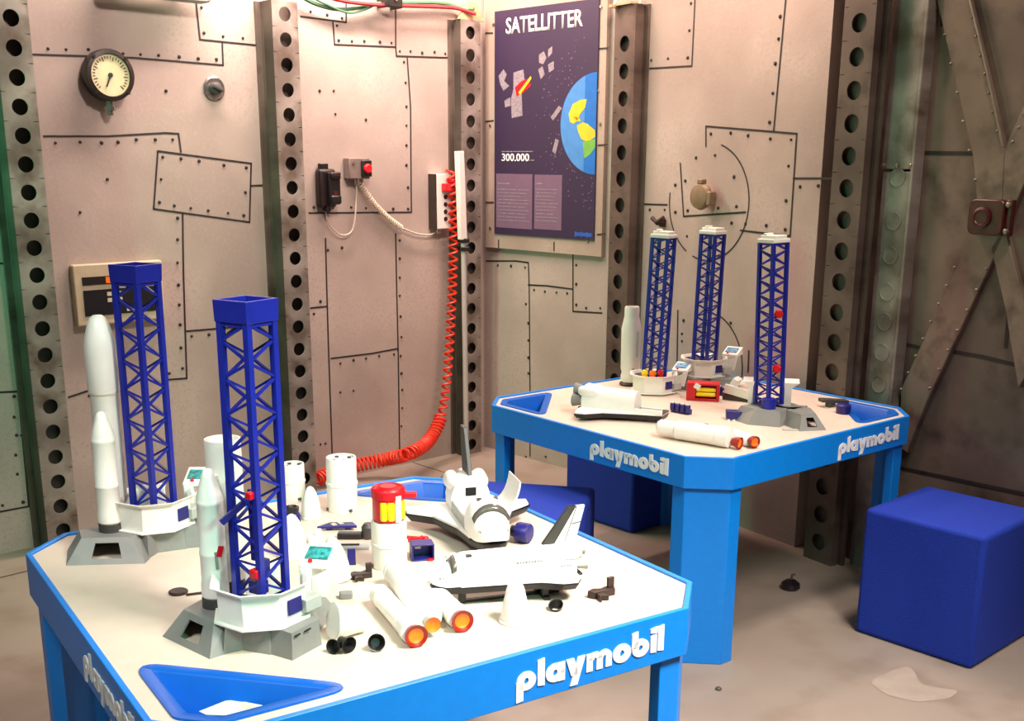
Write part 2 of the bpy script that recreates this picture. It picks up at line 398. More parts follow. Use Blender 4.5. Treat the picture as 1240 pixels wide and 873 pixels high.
# X-brace on the dark wall
o = thing('cross_brace', 'riveted X-shaped steel brace across the brown wall at right', 'brace')
def beam(pts, nm):
    b = MB(); q = [WD.hit(*p) for p in pts]
    b.prism(q, 0, .022, WD.mat()); b.build(nm, 'braceplate', o, bevel=.003)
def rivets(p, q, n):
    A = V(WD.hit(*p)); B_ = V(WD.hit(*q))
    for i in range(n):
        b = MB(); c = A.lerp(B_, (i+.5)/n); b.lathe([(.005, .0215), (.004, .025), (.002, .027)], WD.mat(c.x, c.y, 0), 8); b.build('rivet', 'rivet', o)
beam([(1136,-15),(1176,-15),(1222,180),(1217,290),(1190,262),(1183,189)], 'beam_upper')
beam([(1189,250),(1222,282),(1212,305),(1128,484),(1104,548),(1094,540),(1096,470),(1173,303)], 'beam_lower')
beam([(1222,180),(1262,90),(1290,120),(1238,240),(1217,290)], 'beam_upper')
beam([(1205,300),(1222,275),(1262,430),(1238,470),(1222,372)], 'beam_lower')
rivets((1146,25),(1190,235),6); rivets((1180,10),(1216,170),7); rivets((1166,312),(1092,480),8); rivets((1206,312),(1126,480),7); rivets((1228,180),(1250,128),3)
b = MB(); b.tube([V(WD.P(*WD.hit(x, y), .026)) for x, y in ((1178,-12),(1200,80),(1221,178))], .0035, 8); b.build('edge_strip', 'rivet', o)
# red iron box at the crossing
a, z = WD.hit(1203, 263, .03)
o = thing('junction_box', 'dark red cast iron box at the crossing of the X-brace', 'box', WD.P(a, z, .0225), M((WD.t, V((0, 0, 1)), WD.n)).transposed().to_4x4())
b = MB(); b.prism(rounded([(-.068, -.052), (.05, -.052), (.05, .052), (-.068, .052)], .025), 0, .035); b.build('body', 'maroon', o, bevel=.004)
b = MB(); b.lathe([(.030, .034), (.030, .042), (.022, .046), (.02, .043), (.002, .043)], T(-.018, 0, 0), 20); b.build('lid', 'maroon', o)
b = MB(); b.box((.022, .104, .02), (.056, 0, .012)); b.build('flange', 'maroon', o, bevel=.003)
for sy in (-.038, .038):
    b = MB(); b.lathe([(.008, .02), (.008, .03), (.004, .033)], T(.057, sy, 0), 10); b.build('bolt', 'rivet', o)

# ------------------------------------------------------------------ things on the gauge wall
WLm = M((WL.t, V((0, 0, 1)), WL.n)).transposed().to_4x4()
def onw(name, label, cat, px, py, W=WL, d=0):
    a, z = W.hit(px, py, d)
    return thing(name, label, cat, W.P(a, z, .001), M((W.t, V((0, 0, 1)), W.n)).transposed().to_4x4())
k = WL.hit(163, 90, .05)[0]-WL.hit(100, 90, .05)[0]; gr = k/2*.93
o = onw('pressure_gauge', 'round black pressure gauge with ivory dial on the left wall', 'gauge', 133, 91, WL, .05)
b = MB(); b.lathe([(gr*.8, 0), (gr*.98, .012), (gr, .05), (gr*.97, .06), (gr*.82, .062), (gr*.8, .055)], n=40, caps=(1, 0)); b.build('case', 'dbrown', o)
b = MB(); b.lathe([(gr*.81, .05), (gr*.81, .053)], n=40); dial = b.build('dial', 'ivory', o, smooth=0)
b = MB()
for i in range(28):
    t = R(-45 + i*10); r0 = gr*(.62 if i % 4 else .55)
    b.bar((r0*cos(t), r0*sin(t), .0535), (gr*.72*cos(t), gr*.72*sin(t), .0535), .003, .001)
b.build('tick_mark', 'ink', dial)
b = MB(); b.bar((0, 0, .056), (-gr*.2, -gr*.45, .056), .005, .002); b.lathe([(.008, .053), (.008, .058)], n=12); b.build('needle', 'ink', o)
b = MB(); b.lathe([(.014, 0), (.014, .02), (.019, .02), (.019, .034), (.011, .034), (.011, .05)], T(0, -gr*.95, .03) @ RX(pi/2), 10); b.build('inlet_stem', 'chrome', o)
for i in range(4):
    t = pi/4+i*pi/2
    b = MB(); b.lathe([(.006, 0), (.006, .03)], T(gr*.93*cos(t), gr*.93*sin(t), .035), 8); b.build('bezel_screw', 'dbrown', o)
o = onw('selector_knob', 'small chrome selector knob right of the round gauge', 'knob', 261, 107, WL, .015)
b = MB(); b.lathe([(.044, 0), (.044, .006), (.038, .01), (.036, .008), (.001, .008)], n=28); b.build('bezel', 'chrome', o)
b = MB(); b.lathe([(.024, .008), (.022, .026), (.016, .03)], n=20); b.box((.012, .046, .014), (0, 0, .034), RZ(1.2)); b.build('knob', 'dgrey', o, bevel=.002)
# control panel behind tower
a0, z0 = WL.hit(86, 321, .02); a1, z1 = WL.hit(172, 388, .02)
o = thing('control_panel', 'beige control panel with black display, behind the rear launch tower', 'panel', WL.P((a0+a1)/2, (z0+z1)/2, .001), WLm)
pw, ph = a1-a0+.09, z0-z1; pc = .045
b = MB(); b.box((pw, ph, .03), (pc, 0, .015)); b.build('housing', 'beige', o, bevel=.005)
b = MB(); b.box((pw*.80, ph*.42, .004), (pc-.004, -ph*.13, .031)); sc = b.build('display', 'black', o)
b = MB(); b.box((pw*.80, ph*.13, .004), (pc-.004, ph*.23, .031)); b.build('indicator_strip', 'dbrown', o)
for i, (x, y) in enumerate([(-.02, 0), (.0, 0), (.02, 0), (-.02, -.022), (.0, -.022), (.02, -.022), (.05, -.06), (.07, -.06)]):
    b = MB(); b.box((.016, .014, .003), (x+.02, y, .0335)); b.build('key', 'cable', sc)
for i in range(5):
    b = MB(); b.box((.018, .022, .004), (-.0+i*.021, ph*.23, .0335)); b.build('indicator_lamp', 'orange' if i < 5 else 'ivory', o)
# wall phone
o = onw('wall_phone', 'black wall telephone unit mounted below the seams on the left wall', 'telephone', 396, 228, WL, .03)
b = MB(); b.box((.082, .155, .04), (0, 0, .02)); b.build('body', 'dbrown', o, bevel=.012, seg=3)
b = MB(); b.box((.056, .13, .024), (.018, 0, .05)); b.box((.05, .03, .02), (.018, .05, .062)); b.box((.05, .034, .02), (.018, -.045, .062)); b.build('handset', 'black', o, bevel=.006)
b = MB(); b.box((.04, .022, .02), (-.004, .088, .012)); b.build('hook', 'black', o, bevel=.003)
b = MB(); b.lathe([(.012, .0), (.012, .03)], T(-.005, -.083, .015), 10); b.build('cord_socket', 'black', o)
b = MB(); b.box((.036, .006, .003), (.018, .052, .073)); b.box((.02, .018, .003), (.018, -.02, .063)); b.build('label_plate', 'maroon', o)
# red lamp box
o = onw('switch_box', 'grey switch box with a red push button above the coiled cord', 'switch', 433, 204, WL, .03)
b = MB(); b.box((.105, .085, .045), (0, 0, .0225)); b.build('box', 'gbox', o, bevel=.004)
b = MB(); b.box((.05, .066, .012), (.03, 0, .05)); b.build('button_plate', 'black', o, bevel=.003)
b = MB(); b.lathe([(.019, .05), (.019, .066), (.014, .07)], T(.03, 0, 0), 18); b.build('button', 'redlamp', o)
b = MB(); b.lathe([(.006, .046), (.006, .051)], T(-.032, .022, 0), 8); b.build('screw', 'chrome', o)
b = MB(); b.lathe([(.01, 0), (.01, .025)], T(0, -.04, .02) @ RX(pi/2), 10); b.build('cord_gland', 'chrome', o)
# cords
def wp(px, py, d=.02, W=WL): return W.P(*W.hit(px, py, d), d)
def smooth_path(pts, n=12):
    pts = [V(p) for p in pts]; out = []
    for i in range(len(pts)-1):
        p0, p1, p2, p3 = pts[max(i-1, 0)], pts[i], pts[i+1], pts[min(i+2, len(pts)-1)]
        for j in range(n):
            t = j/n
            out.append(.5*((2*p1)+(p2-p0)*t+(2*p0-5*p1+4*p2-p3)*t*t+(3*p1-p0-3*p2+p3)*t**3))
    return out+[pts[-1]]
def coil(path, rad, turns, n=12):
    """helix of given radius around a path"""
    path = [V(p) for p in path]; L = [0]
    for p, q in zip(path, path[1:]): L.append(L[-1]+(q-p).length)
    N = turns*n; out = []; nrm = None; i = 0
    for k in range(N+1):
        s_ = L[-1]*k/N
        while i < len(L)-2 and L[i+1] < s_: i += 1
        t = (s_-L[i])/max(L[i+1]-L[i], 1e-9); p = path[i].lerp(path[i+1], t); d = (path[i+1]-path[i]).normalized()
        nrm = d.orthogonal().normalized() if nrm is None else (nrm-d*nrm.dot(d)).normalized()
        bb = d.cross(nrm); ang = 2*pi*k/n
        out.append(p+(nrm*cos(ang)+bb*sin(ang))*rad)
    return out
b = MB(); b.tube(smooth_path([wp(393,248), wp(398,270), wp(412,284), wp(425,281), wp(430,262), wp(432,222)]), .0035, 6)
single(b, 'cord', 'cable', 'thin grey cord looping from the black wall phone up to the switch box', 'cord')
b = MB(); pth = smooth_path([wp(436,222), wp(450,243), wp(468,262), wp(486,276)])
b.tube(coil(pth, .010, 24, 10), .0036, 5); b.tube(smooth_path([wp(432,216), wp(434,219), wp(436,222)], 4), .0036, 6)
b.tube(smooth_path([wp(486,276), wp(505,283), wp(522,284), wp(530,279)]), .004, 6)
single(b, 'coiled_cable', 'cable', 'cream coiled cord drooping from the switch box to the white socket strip', 'cord')
# socket strip
o = onw('socket_strip', 'white strip box with a column of black sockets near the corner column', 'socket strip', 534, 244, WL, .03)
b = MB(); b.box((.085, .24, .05), (0, 0, .025)); b.build('housing', 'tube', o, bevel=.004)
b = MB(); b.box((.006, .24, .05), (-.0455, 0, .025)); b.build('side_cover', 'brown', o)
for i in range(4):
    b = MB(); b.lathe([(.010, .05), (.010, .053), (.002, .0535)], T(.008, .02-i*.032, 0), 14); b.build('socket', 'black', o)
b = MB(); b.box((.055, .035, .03), (.012, .062, .065)); b.lathe([(.012, .05), (.012, .09)], T(.03, .09, 0), 12); b.build('plug', 'red', o, bevel=.004)
b = MB(); b.lathe([(.011, 0), (.011, .02)], T(-.01, -.12, .022) @ RX(pi/2), 10); b.build('cord_gland', 'chrome', o)
# red coiled hose
pts = [wp(545,205,.07), wp(548,235,.07), wp(549,300,.07), wp(547,360,.075), wp(544,420,.08), wp(540,470,.09), wp(533,508,.11), wp(518,535,.15)]
pts += [on(496,549,.13), on(468,556,.09), on(435,563,.07), on(405,571,.055), on(385,580,.045)]
pth = smooth_path(pts, 10)
b = MB(); b.tube(coil(pth[:60], .018, 30, 14), .0055, 6); h2 = coil(pth[59:], .026, 46, 14); b.tube(h2, .0062, 6)
b.tube(smooth_path([h2[-1], on(374,571,.05), on(364,573,.05), on(358,580,.02)], 6), .005, 6)
single(b, 'coiled_hose', 'hose', 'red coiled air hose hanging by the corner column and lying along the floor', 'hose')
# white tube and silver rod
top, bot = wp(556,183,.11), wp(560,290,.11)
o = thing('tube_holder', 'white square tube clipped above a thin silver rod in front of the corner column', 'tube', bot)
b = MB(); b.bar((0, 0, 0), top-bot, .03, .034); b.build('white_tube', 'tube', o, bevel=.003)
p1 = wp(561,288,.11)-bot; base = V((wp(566,560,.11).x, wp(566,560,.11).y, 0))
rodb = WL.P(WL.hit(565, 556, .11)[0], max(0.0, WL.hit(565, 556, .11)[1]), .11)-bot
b = MB(); b.tube([p1, rodb], .012, 12); b.build('silver_rod', 'rod', o)
for py in (291, 301):
    c = wp(563, py, .11)-bot
    b = MB(); b.box((.04, .05, .02), c, I4); b.bar(c, c-WL.n*.045, .018); b.build('clip', 'black', o, bevel=.003)
# cables over the top
dd = .03
b = MB(); b.tube(smooth_path([wp(362,-6,dd), wp(380,4,dd), wp(405,11,dd), wp(430,10,dd), wp(462,4,dd), wp(500,3,dd), wp(535,4,dd), wp(556,9,dd), wp(574,11,.09)]), .008, 7)
single(b, 'cable', 'gcable', 'green cable sagging along the top of the left wall', 'cable')
b = MB(); b.tube(smooth_path([wp(395,-4,.05), wp(420,2,.05), wp(460,6,.05), wp(520,8,.05), wp(552,10,.06), wp(576,17,.09)]), .008, 7)
single(b, 'cable', 'rcable', 'red cable running along the top of the left wall', 'cable')
b = MB(); b.tube(smooth_path([wp(372,-8,.04), wp(390,3,.04), wp(420,15,.04), wp(440,12,.04), wp(455,5,.04)]), .005, 7)
single(b, 'cable', 'gcable', 'thin dark green cable looped below the others by the second column', 'cable')
o = onw('cable_clamp', 'black cable clamp holding the red and green cables to the wall', 'clamp', 472, 4, WL, .04)
b = MB(); b.box((.075, .06, .014), (0, .01, .072)); b.box((.012, .06, .07), (-.034, .01, .036)); b.box((.012, .06, .07), (.034, .01, .036)); b.build('bracket', 'black', o, bevel=.004)
b = MB(); b.lathe([(.006, 0), (.006, .006)], T(0, .01, .079), 8); b.build('screw', 'chrome', o)
# lamp housing at the top edge
a0, z0 = WL.hit(130, 2, .09); a1, z1 = WL.hit(250, 6, .09)
o = thing('lamp_housing', 'grey round-ended lamp housing above the round gauge, cut by the top edge', 'lamp', WL.P(a0, z1+.055, .001), WLm)
b = MB(); b.prism(rounded([(0, -.05), (a1-a0+.02, -.05), (a1-a0+.02, .05), (0, .05)], .03), .05, .1, T(0, 0, 0)); b.build('housing', 'lamp', o, bevel=.006)
for x in (.08, a1-a0-.08):
    b = MB(); b.box((.03, .03, .055), (x, 0, .027)); b.build('bracket', 'lamp', o)
# wooden wedge over corner column and white bracket over the poster column
o, a, wd, zt = c3
b = MB(); b.prism([(-wd*.55, 0), (wd*.75, 0), (wd*.3, .075), (-.1*wd, .075)], .055, .068, WL.mat(a, zt+.0005)); b.box((.02, .03, .06), (0, .015, .03), WL.mat(a, zt+.0005)); single(b, 'wooden_wedge', 'wood', 'small pale wooden wedge on top of the corner column', 'wedge')
o, a, wd, zt = c4
mm = WR.mat(a, zt+.0005)
o = thing('wall_bracket', 'white rod bracket standing on top of the column right of the poster', 'bracket')
b = MB(); b.tube([(-.055, .0, .075), (-.03, .05, .07), (.02, .055, .07), (.075, .055, .06)], .006, 8, mm); b.tube([(.075, .0, .05), (.11, .06, .05)], .006, 8, mm); b.build('rod', 'tube', o)
b = MB(); b.tube([(-.055, -.01, .075), (-.03, .05, .07)], .005, 8, mm); b.tube([(-.02, .05, .07), (-.02, .11, .05)], .006, 8, mm); b.tube([(.03, .055, .07), (.03, .12, .02)], .006, 8, mm); b.build('strut', 'tube', o)
b = MB(); b.box((.10, .008, .05), (.0, .004, .05), mm); b.box((.02, .01, .06), (-.055, .0, .062), mm); b.build('base_plate', 'wood', o)
# ------------------------------------------------------------------ poster
pa0, pz0 = WP.hit(590, -8, .02); pa1, pz1 = WP.hit(727, 305, .02)
WPm = M((WP.t, V((0, 0, 1)), WP.n)).transposed().to_4x4()
o = thing('poster', 'dark blue satellite poster with a globe on a plywood board between two columns', 'poster', WP.P(0, 0, .001), WPm)
zb = WP.hit(588, 299, .02)[1]; aL = WP.hit(588, 200, .02)[0]; aR = WP.hit(731, 200, .02)[0]; zT = 2.5
b = MB(); b.prism([(aL, zb), (aR, zb), (aR, zT), (aL, zT)], 0, .02); b.mi = 1
for p, q in (((588,40),(597,40)), ((588,147),(598,146)), ((588,245),(598,245)), ((725,59),(737,58)), ((724,176),(735,175)), ((723,284),(733,283)), ((604,290),(604,300)), ((671,293),(671,304))):
    A, B_ = V(WP.hit(*p, .021)), V(WP.hit(*q, .021)); b.bar((A.x, A.y, .021), (B_.x, B_.y, .021), .006, .002)
b.build('backing_board', ['plywood', 'seam'], o)
for p in ((594,152),(594,276),(728,8),(727,150),(712,292),(598,30),(724,110)):
    A = WP.hit(*p, .021); b = MB(); b.lathe([(.008, .02), (.006, .025)], T(A[0], A[1], 0), 8); b.build('board_screw', 'chrome', o)
D = .026
h = lambda x, y, d=D: WP.hit(x, y, d)
q0 = h(598, 15); q1 = h(724, -3); q2 = h(721, 290); q3 = h(600, 284)
xl = (q0[0]+q3[0])/2; xr = (q1[0]+q2[0])/2; zt_ = (q0[1]+q1[1])/2; zb_ = (q2[1]+q3[1])/2
b = MB(); b.prism([(xl, zb_), (xr, zb_), (xr, zt_), (xl, zt_)], .0205, D); sheet = b.build('print_sheet', 'poster', o, smooth=0)
x0, z0 = h(613, 42); x1, z1 = h(706, 33)
letters('SATELLITTER', T(x0, z0, D+.0003), x1-x0, 'letter', 'title', sheet, .001, .02, height=h(613, 22)[1]-z0)
ec = h(722, 150); er = ec[0]-h(679, 155)[0]
def clipx(pts): return [(min(x, xr), z) for x, z in pts]
def disc(cx, cz, r, a0, a1, d, b, n=40): b.poly([(p[0], p[1], d) for p in clipx([(cx+r*cos(a0+(a1-a0)*i/n), cz+r*sin(a0+(a1-a0)*i/n)) for i in range(n+1)])])
b = MB(); b.mi = 0; disc(ec[0], ec[1], er, pi/2, 3*pi/2, D+.0006, b)
b.mi = 1
xm = h(708, 150)[0]; dxm = ec[0]-xm; am = math.acos(min(1, dxm/er))
b.poly([(xm, ec[1]+er*sin(am), D+.0009)]+[(ec[0]+er*cos(t), ec[1]+er*sin(t), D+.0009) for t in [pi-am-(pi/2-am)*i/12 for i in range(13)]]+[(ec[0]+er*cos(t), ec[1]+er*sin(t), D+.0009) for t in [-pi/2-(pi/2-am)*i/12 for i in range(13)]])
b.mi = 2
def land(pts): b.poly([(*h(x, y), D+.0013) for x, y in pts])
land([(689,138),(694,126),(703,121),(711,120),(709,130),(703,138),(700,146),(695,150),(691,148)]); land([(699,152),(706,148),(712,150),(721,158),(721,166),(711,172),(704,168),(700,158)])
land([(694,141),(702,143),(704,147),(700,147)])
b.mi = 3; land([(706,172),(721,168),(721,178),(716,186),(708,192)])
b.build('globe', ['ocean', 'ocean2', 'land', 'land2'], sheet, smooth=0)
def pp_(pts, m_, d):
    b = MB(); b.poly([(*h(x, y), d) for x, y in pts]); b.build('satellite_picture', m_, sheet, smooth=0)
pp_([(622,88),(634,84),(636,100),(632,112),(633,140),(620,143),(619,120),(622,108)], 'silver', D+0.0006)
pp_([(604,92),(610,84),(614,90),(611,98),(617,104),(610,110),(606,102)], 'silver', D+0.0006)
pp_([(611,122),(618,118),(619,128),(612,130)], 'silver', D+0.0006)
pp_([(653,66),(659,62),(662,70),(658,78),(653,76)], 'silver', D+0.0006)
pp_([(664,60),(669,56),(669,64),(664,70)], 'silver', D+0.0006)
pp_([(652,84),(657,80),(660,90),(655,96)], 'silver', D+0.0006)
pp_([(664,78),(671,74),(671,84),(665,88)], 'silver', D+0.0006)
pp_([(667,142),(677,128),(681,131),(670,146)], 'silver', D+0.0006)
pp_([(669,183),(673,168),(677,170),(673,187)], 'silver', D+0.0006)
pp_([(711,101),(719,99),(722,103),(713,104)], 'silver', D+0.0006)
pp_([(624,106),(632,98),(641,95),(643,104),(634,112),(626,117)], 'red', D+0.0007)
pp_([(628,112),(643,92),(644,95),(630,115)], 'land', D+0.0009)
b = MB()
for i in range(130):
    t = random.uniform(pi*.55, pi*1.55); rr = er*random.uniform(1.06, 1.75); x = ec[0]+rr*cos(t); z = ec[1]+rr*sin(t)
    if xl+.06 < x < xr-.01: s_ = random.uniform(.002, .0045); b.box((s_, s_, .0006), (x, z, D+.0006))
tag(b.build('star_speck', 'speck', sheet, smooth=0), kind='stuff')
x0, z0 = h(608, 195.5); x1 = h(641, 194)[0]
letters('300.000', T(x0, z0, D+.0003), x1-x0, 'letter', 'number', sheet, .001, .018, height=h(608, 186)[1]-z0)
for X0, X1, Y0, Y1 in ((601,645,211,275),(647,681,212,277)):
    A, B_ = h(X0, Y1), h(X1, Y0); b = MB(); b.box((B_[0]-A[0], B_[1]-A[1], .0006), ((A[0]+B_[0])/2, (A[1]+B_[1])/2, D+.0004)); b.build('text_box', 'postbox', sheet, smooth=0)
b = MB()
def tl(xa, xb, y, t_=.0035):
    A, B_ = h(xa, y), h(xb, y+.6); n = max(3, int((xb-xa)/4)); x = A[0]
    while x < B_[0]-.004:
        L = min(random.uniform(.008, .022), B_[0]-x); b.box((L, t_, .0006), (x+L/2, A[1], D+.0009)); x += L+.0035
for i in range(10): tl(603, 641-(i % 3)*2, 229+i*4.1)
for i in range(10): tl(649, 676-(i % 4)*2, 229+i*4.2)
tl(603, 617, 222, .006); tl(649, 657, 222, .006); tl(608, 646, 183.5, .004); tl(641, 648, 194, .004)
tag(b.build('small_print', 'silver', sheet, smooth=0), kind='stuff')
A, B_ = h(696, 286), h(717, 282); b = MB(); tl2 = (B_[0]-A[0])/9
for i in range(9): b.box((tl2*.8, (B_[1]-A[1])*(.8 if i % 3 else 1.1), .0006), (A[0]+tl2*(i+.5), (A[1]+B_[1])/2, D+.0008))
b.build('maker_mark', 'plogo', sheet, smooth=0)

# valve on the right wall, dark screw hook, red-free small parts
o = onw('valve', 'beige round valve handle in the painted ring on the wall behind the far table', 'valve', 854, 238, WR, .03)
b = MB(); b.lathe([(.03, 0), (.026, .03), (.044, .034), (.05, .05), (.044, .066), (.02, .072)], n=18); b.build('handle', 'olive', o)
b = MB(); b.box((.03, .02, .024), (0, .055, .05)); b.box((.024, .05, .03), (.052, -.005, .05)); b.build('lug', 'olive', o, bevel=.004)
o = onw('hook', 'small dark iron hook on the wall above the leftmost far tower', 'hook', 799, 270, WR, .02)
b = MB(); b.box((.03, .03, .012), (0, 0, .006)); b.tube([(-.034, .018, .03), (0, .002, .035), (.034, .022, .03)], .009, 8); b.tube([(0, 0, .006), (0, 0, .036)], .009, 8); b.build('iron', 'brown', o)

# ------------------------------------------------------------------ stools
def stool(label, c, rot, s=.365, h_=.39):
    o = single(MB().box((s, s, h_), (0, 0, h_/2)), 'cube_stool', 'cube', label, 'stool', (c[0], c[1], 0), rot, 'blue cube stools', bevel=.014, seg=4)
e0, e1 = V((1.039, 3.168)), V((1.280, 2.908)); dv = (e1-e0).normalized(); nv = V((-dv.y, dv.x))
cc = e0 + dv*.1775 + nv*.1825
stool('blue fabric cube stool in the open at right, beside the brown wall', cc, math.atan2(dv.y, dv.x))
e0, e1 = V((.163, 4.409)), V((.456, 4.077)); dv = (e1-e0).normalized(); nv = V((-dv.y, dv.x)); 
stool('dark blue cube stool pushed far under the far table', e1 - dv*.1825 + nv*.1825, math.atan2(dv.y, dv.x))
stool('blue cube stool between the two play tables, only its top showing', (.045, 3.235), -.2)
# floor bits
p = on(957, 713, 0)
o = thing('floor_stop', 'shiny dark metal knob lying on the floor left of the large cube stool', 'knob', p)
b = MB(); b.lathe([(.026, 0), (.032, .008), (.03, .02), (.018, .03), (.008, .034)], n=20); b.build('dome', 'gun', o)
b = MB(); b.tube([(0, 0, .03), (.003, 0, .05), (.012, 0, .052)], .004, 8); b.build('hook', 'dgrey', o)
p = on(870, 835, 0); b = MB(); b.lathe([(.008, 0), (.009, .004), (.004, .008)], n=8)
single(b, 'pebble', 'dgrey', 'tiny grey bit on the floor by the foot of the far table', 'bit', p)

# ================================================================== PLAY TABLES
S_, C_, A_ = 1.0231, .0939, .0844
H_ = S_/2; K_ = H_-C_
OCT = [(-H_, K_), (-H_, -K_), (-K_, -H_), (K_, -H_), (H_, -K_), (H_, K_), (K_, H_), (-K_, H_)]
def wordmark(mm, width, height, parent):
    """heavy rounded lower-case letters built from rings, bars and arches"""
    X = 1.0; s_ = .36; D_ = .0022; x = 0.; parts = []
    def ring(cx, b, r=.5, ri=.15, ry=1.0):
        n = 28
        b.loft([[(cx+q*cos(2*pi*i/n)*(1 if q == r else .8), .5+q*sin(2*pi*i/n)*(1 if q == r else 1.15), 0) for i in range(n)] for q in (ri, r)], caps=(0, 0))
    def bar(b, x0, x1, y0, y1, sk=0, sl=0): b.poly([(x0, y0+sl, 0), (x1, y0, 0), (x1+sk, y1+sl, 0), (x0+sk, y1, 0)])
    for ch in 'playmobil':
        b = MB()
        if ch in 'pba':
            ring(x+.5, b)
            if ch == 'p': bar(b, x-.02, x+s_-.02, -.52, .52, 0, -.04)
            if ch == 'b': bar(b, x-.02, x+s_-.02, .5, 1.42, 0, .05)
            if ch == 'a': bar(b, x+1.02-s_, x+1.02, -.02, .98)
            w_ = 1.02
        elif ch == 'l': bar(b, x, x+s_, .0, 1.42, 0, .06); w_ = s_
        elif ch == 'i': bar(b, x, x+s_, .0, .98, 0, .05); bar(b, x-.01, x+s_+.02, 1.10, 1.40, 0, .07); w_ = s_
        elif ch == 'o': ring(x+.52, b, .52, .16); w_ = 1.04
        elif ch == 'y': bar(b, x, x+.42, 1.0, .05, .28); bar(b, x+.22, x+.62, -.5, 1.0, .42); w_ = 1.04
        elif ch == 'm':
            for cx in (.52, 1.04):
                n = 14; ro, ri = .40, .10
                b.loft([[(x+cx-.02+q*cos(pi*i/n)*(1 if q == ro else .8), .60+q*sin(pi*i/n)*1.0, 0) for i in range(n+1)] for q in (ri, ro)], caps=(0, 0), closed=False)
            for x0 in (0, .56, 1.08): bar(b, x+x0, x+x0+.34, 0, .66 if x0 else .98)
            w_ = 1.42
        parts.append(b); x += w_+.07
    W_ = x-.07; y0, y1 = -.56, 1.50
    for b in parts:
        for f in list(b.bm.faces): pass
        bmesh.ops.recalc_face_normals(b.bm, faces=b.bm.faces)
        r = bmesh.ops.extrude_face_region(b.bm, geom=b.bm.faces[:])
        for q in r['geom']:
            if isinstance(q, bmesh.types.BMVert): q.co.z += 1
        for v_ in b.bm.verts: v_.co = mm @ V((v_.co.x/W_*width, (v_.co.y-y0)/(y1-y0)*height, v_.co.z*D_))
        b.build('letter', 'letter', parent, smooth=0)
def play_table(label, cx, cy, yaw, tray_corners, text_sides):
    o = thing('play_table', label, 'table', (cx, cy, 0), yaw, 'octagonal play tables')
    # apron: octagonal band with a slim raised lip
    lip = .011; zt = TH+.005
    inn = inset(OCT, lip); inn2 = inset(OCT, .02)
    b = MB()
    rings = [[(x, y, TH-A_) for x, y in inn2], [(x, y, TH-A_) for x, y in OCT], [(x, y, zt) for x, y in OCT], [(x, y, zt) for x, y in inn], [(x, y, TH-.02) for x, y in inn], [(x, y, TH-.02) for x, y in inn2], [(x, y, TH-A_) for x, y in inn2]]
    b.loft(rings, caps=(0, 0)); ap = b.build('apron', 'blue', o, smooth=20, bevel=.0015)
    # lettering on the four aprons (only the sides the photo shows)
    for side in text_sides:
        q = pi/2*side
        fm = RZ(q) @ M.Translation((0, -H_, 0)) @ RX(pi/2)
        wordmark(fm @ T(K_-TX1, TH+TZ0, 0), TX1-TX0, TZH, ap)
    # top with two cut-outs
    bm = bmesh.new(); edges = []
    tr = rounded([(-.467, -.212), (-.467, -.42), (-.42, -.467), (-.212, -.467)], .02, 6)
    # triangle with a cut corner
    def turn(pts, k_): return [(x*cos(k_*pi/2)-y*sin(k_*pi/2), x*sin(k_*pi/2)+y*cos(k_*pi/2)) for x, y in pts]
    loops = [inset(OCT, lip+.0005)]+[turn(tr, k_) for k_ in tray_corners]
    for lp in loops:
        vs = [bm.verts.new((x, y, TH)) for x, y in lp]
        edges += [bm.edges.new((vs[i], vs[(i+1) % len(vs)])) for i in range(len(vs))]
    bmesh.ops.triangle_fill(bm, use_beauty=True, use_dissolve=False, edges=edges)
    r = bmesh.ops.extrude_face_region(bm, geom=bm.faces[:])
    for v_ in r['geom']:
        if isinstance(v_, bmesh.types.BMVert): v_.co.z -= .018
    b = MB(); b.bm.free(); b.bm = bm
    b.build('table_top', 'white', o, smooth=0)
    for k_ in tray_corners:
        tp = turn(tr, k_); b = MB()
        ccw = sum(tp[i][0]*tp[(i+1) % len(tp)][1]-tp[(i+1) % len(tp)][0]*tp[i][1] for i in range(len(tp))) > 0
        sg = 1 if ccw else -1
        b.loft([[(x, y, z) for x, y in inset(tp, d*sg)] for d, z in ((-.006, TH+.0004), (-.005, TH+.0035), (.012, TH+.0035), (.017, TH), (.026, TH-.06), (.028, TH-.064))], caps=(0, 0))
        # floor of the tray
        b.poly([(x, y, TH-.064) for x, y in inset(tp, .028*sg)])
        b.build('tray', 'trayblue', o, smooth=50)
    # legs: corner posts following the chamfer
    e = .012
    for k_ in range(4):
        w_ = .05
        pts = [(-H_+e, -K_+w_), (-H_+e, -K_+.005), (-K_+.005, -H_+e), (-K_+w_, -H_+e), (-K_+w_, -H_+e+.028), (-K_+.02, -H_+e+.03), (-H_+e+.03, -K_+.02), (-H_+e+.028, -K_+w_)]
        b = MB(); b.prism(turn(pts, k_), 0, TH-A_+.0) ; b.build('leg', 'blue', o, smooth=20, bevel=.002)
    return o
NC, NY = V((-.31533, 2.06927)), .58129
FC, FY = V((.5930, 3.5794)), .68706
def face_hit(c, yaw, side, px, py):
    q = yaw+pi/2*side; n = V((sin(q), -cos(q), 0)); t = V((cos(q), sin(q), 0)); o_ = V((c[0], c[1], 0)) + n*H_
    r = ray(px, py); p = EYE+r*((o_-EYE).dot(n)/r.dot(n)); return (p-o_).dot(t), p.z
_l = face_hit(NC, NY, 0, 625, 830); _r_ = face_hit(NC, NY, 0, 803, 775)
TX1, TX0 = K_-_r_[0], K_-_l[0]
TX1, TX0 = (K_-_l[0]), (K_-_r_[0])
_b = face_hit(NC, NY, 0, 626, 851)[1]; _t = face_hit(NC, NY, 0, 801, 756)[1]
TZ0 = _b-TH; TZH = _t-_b
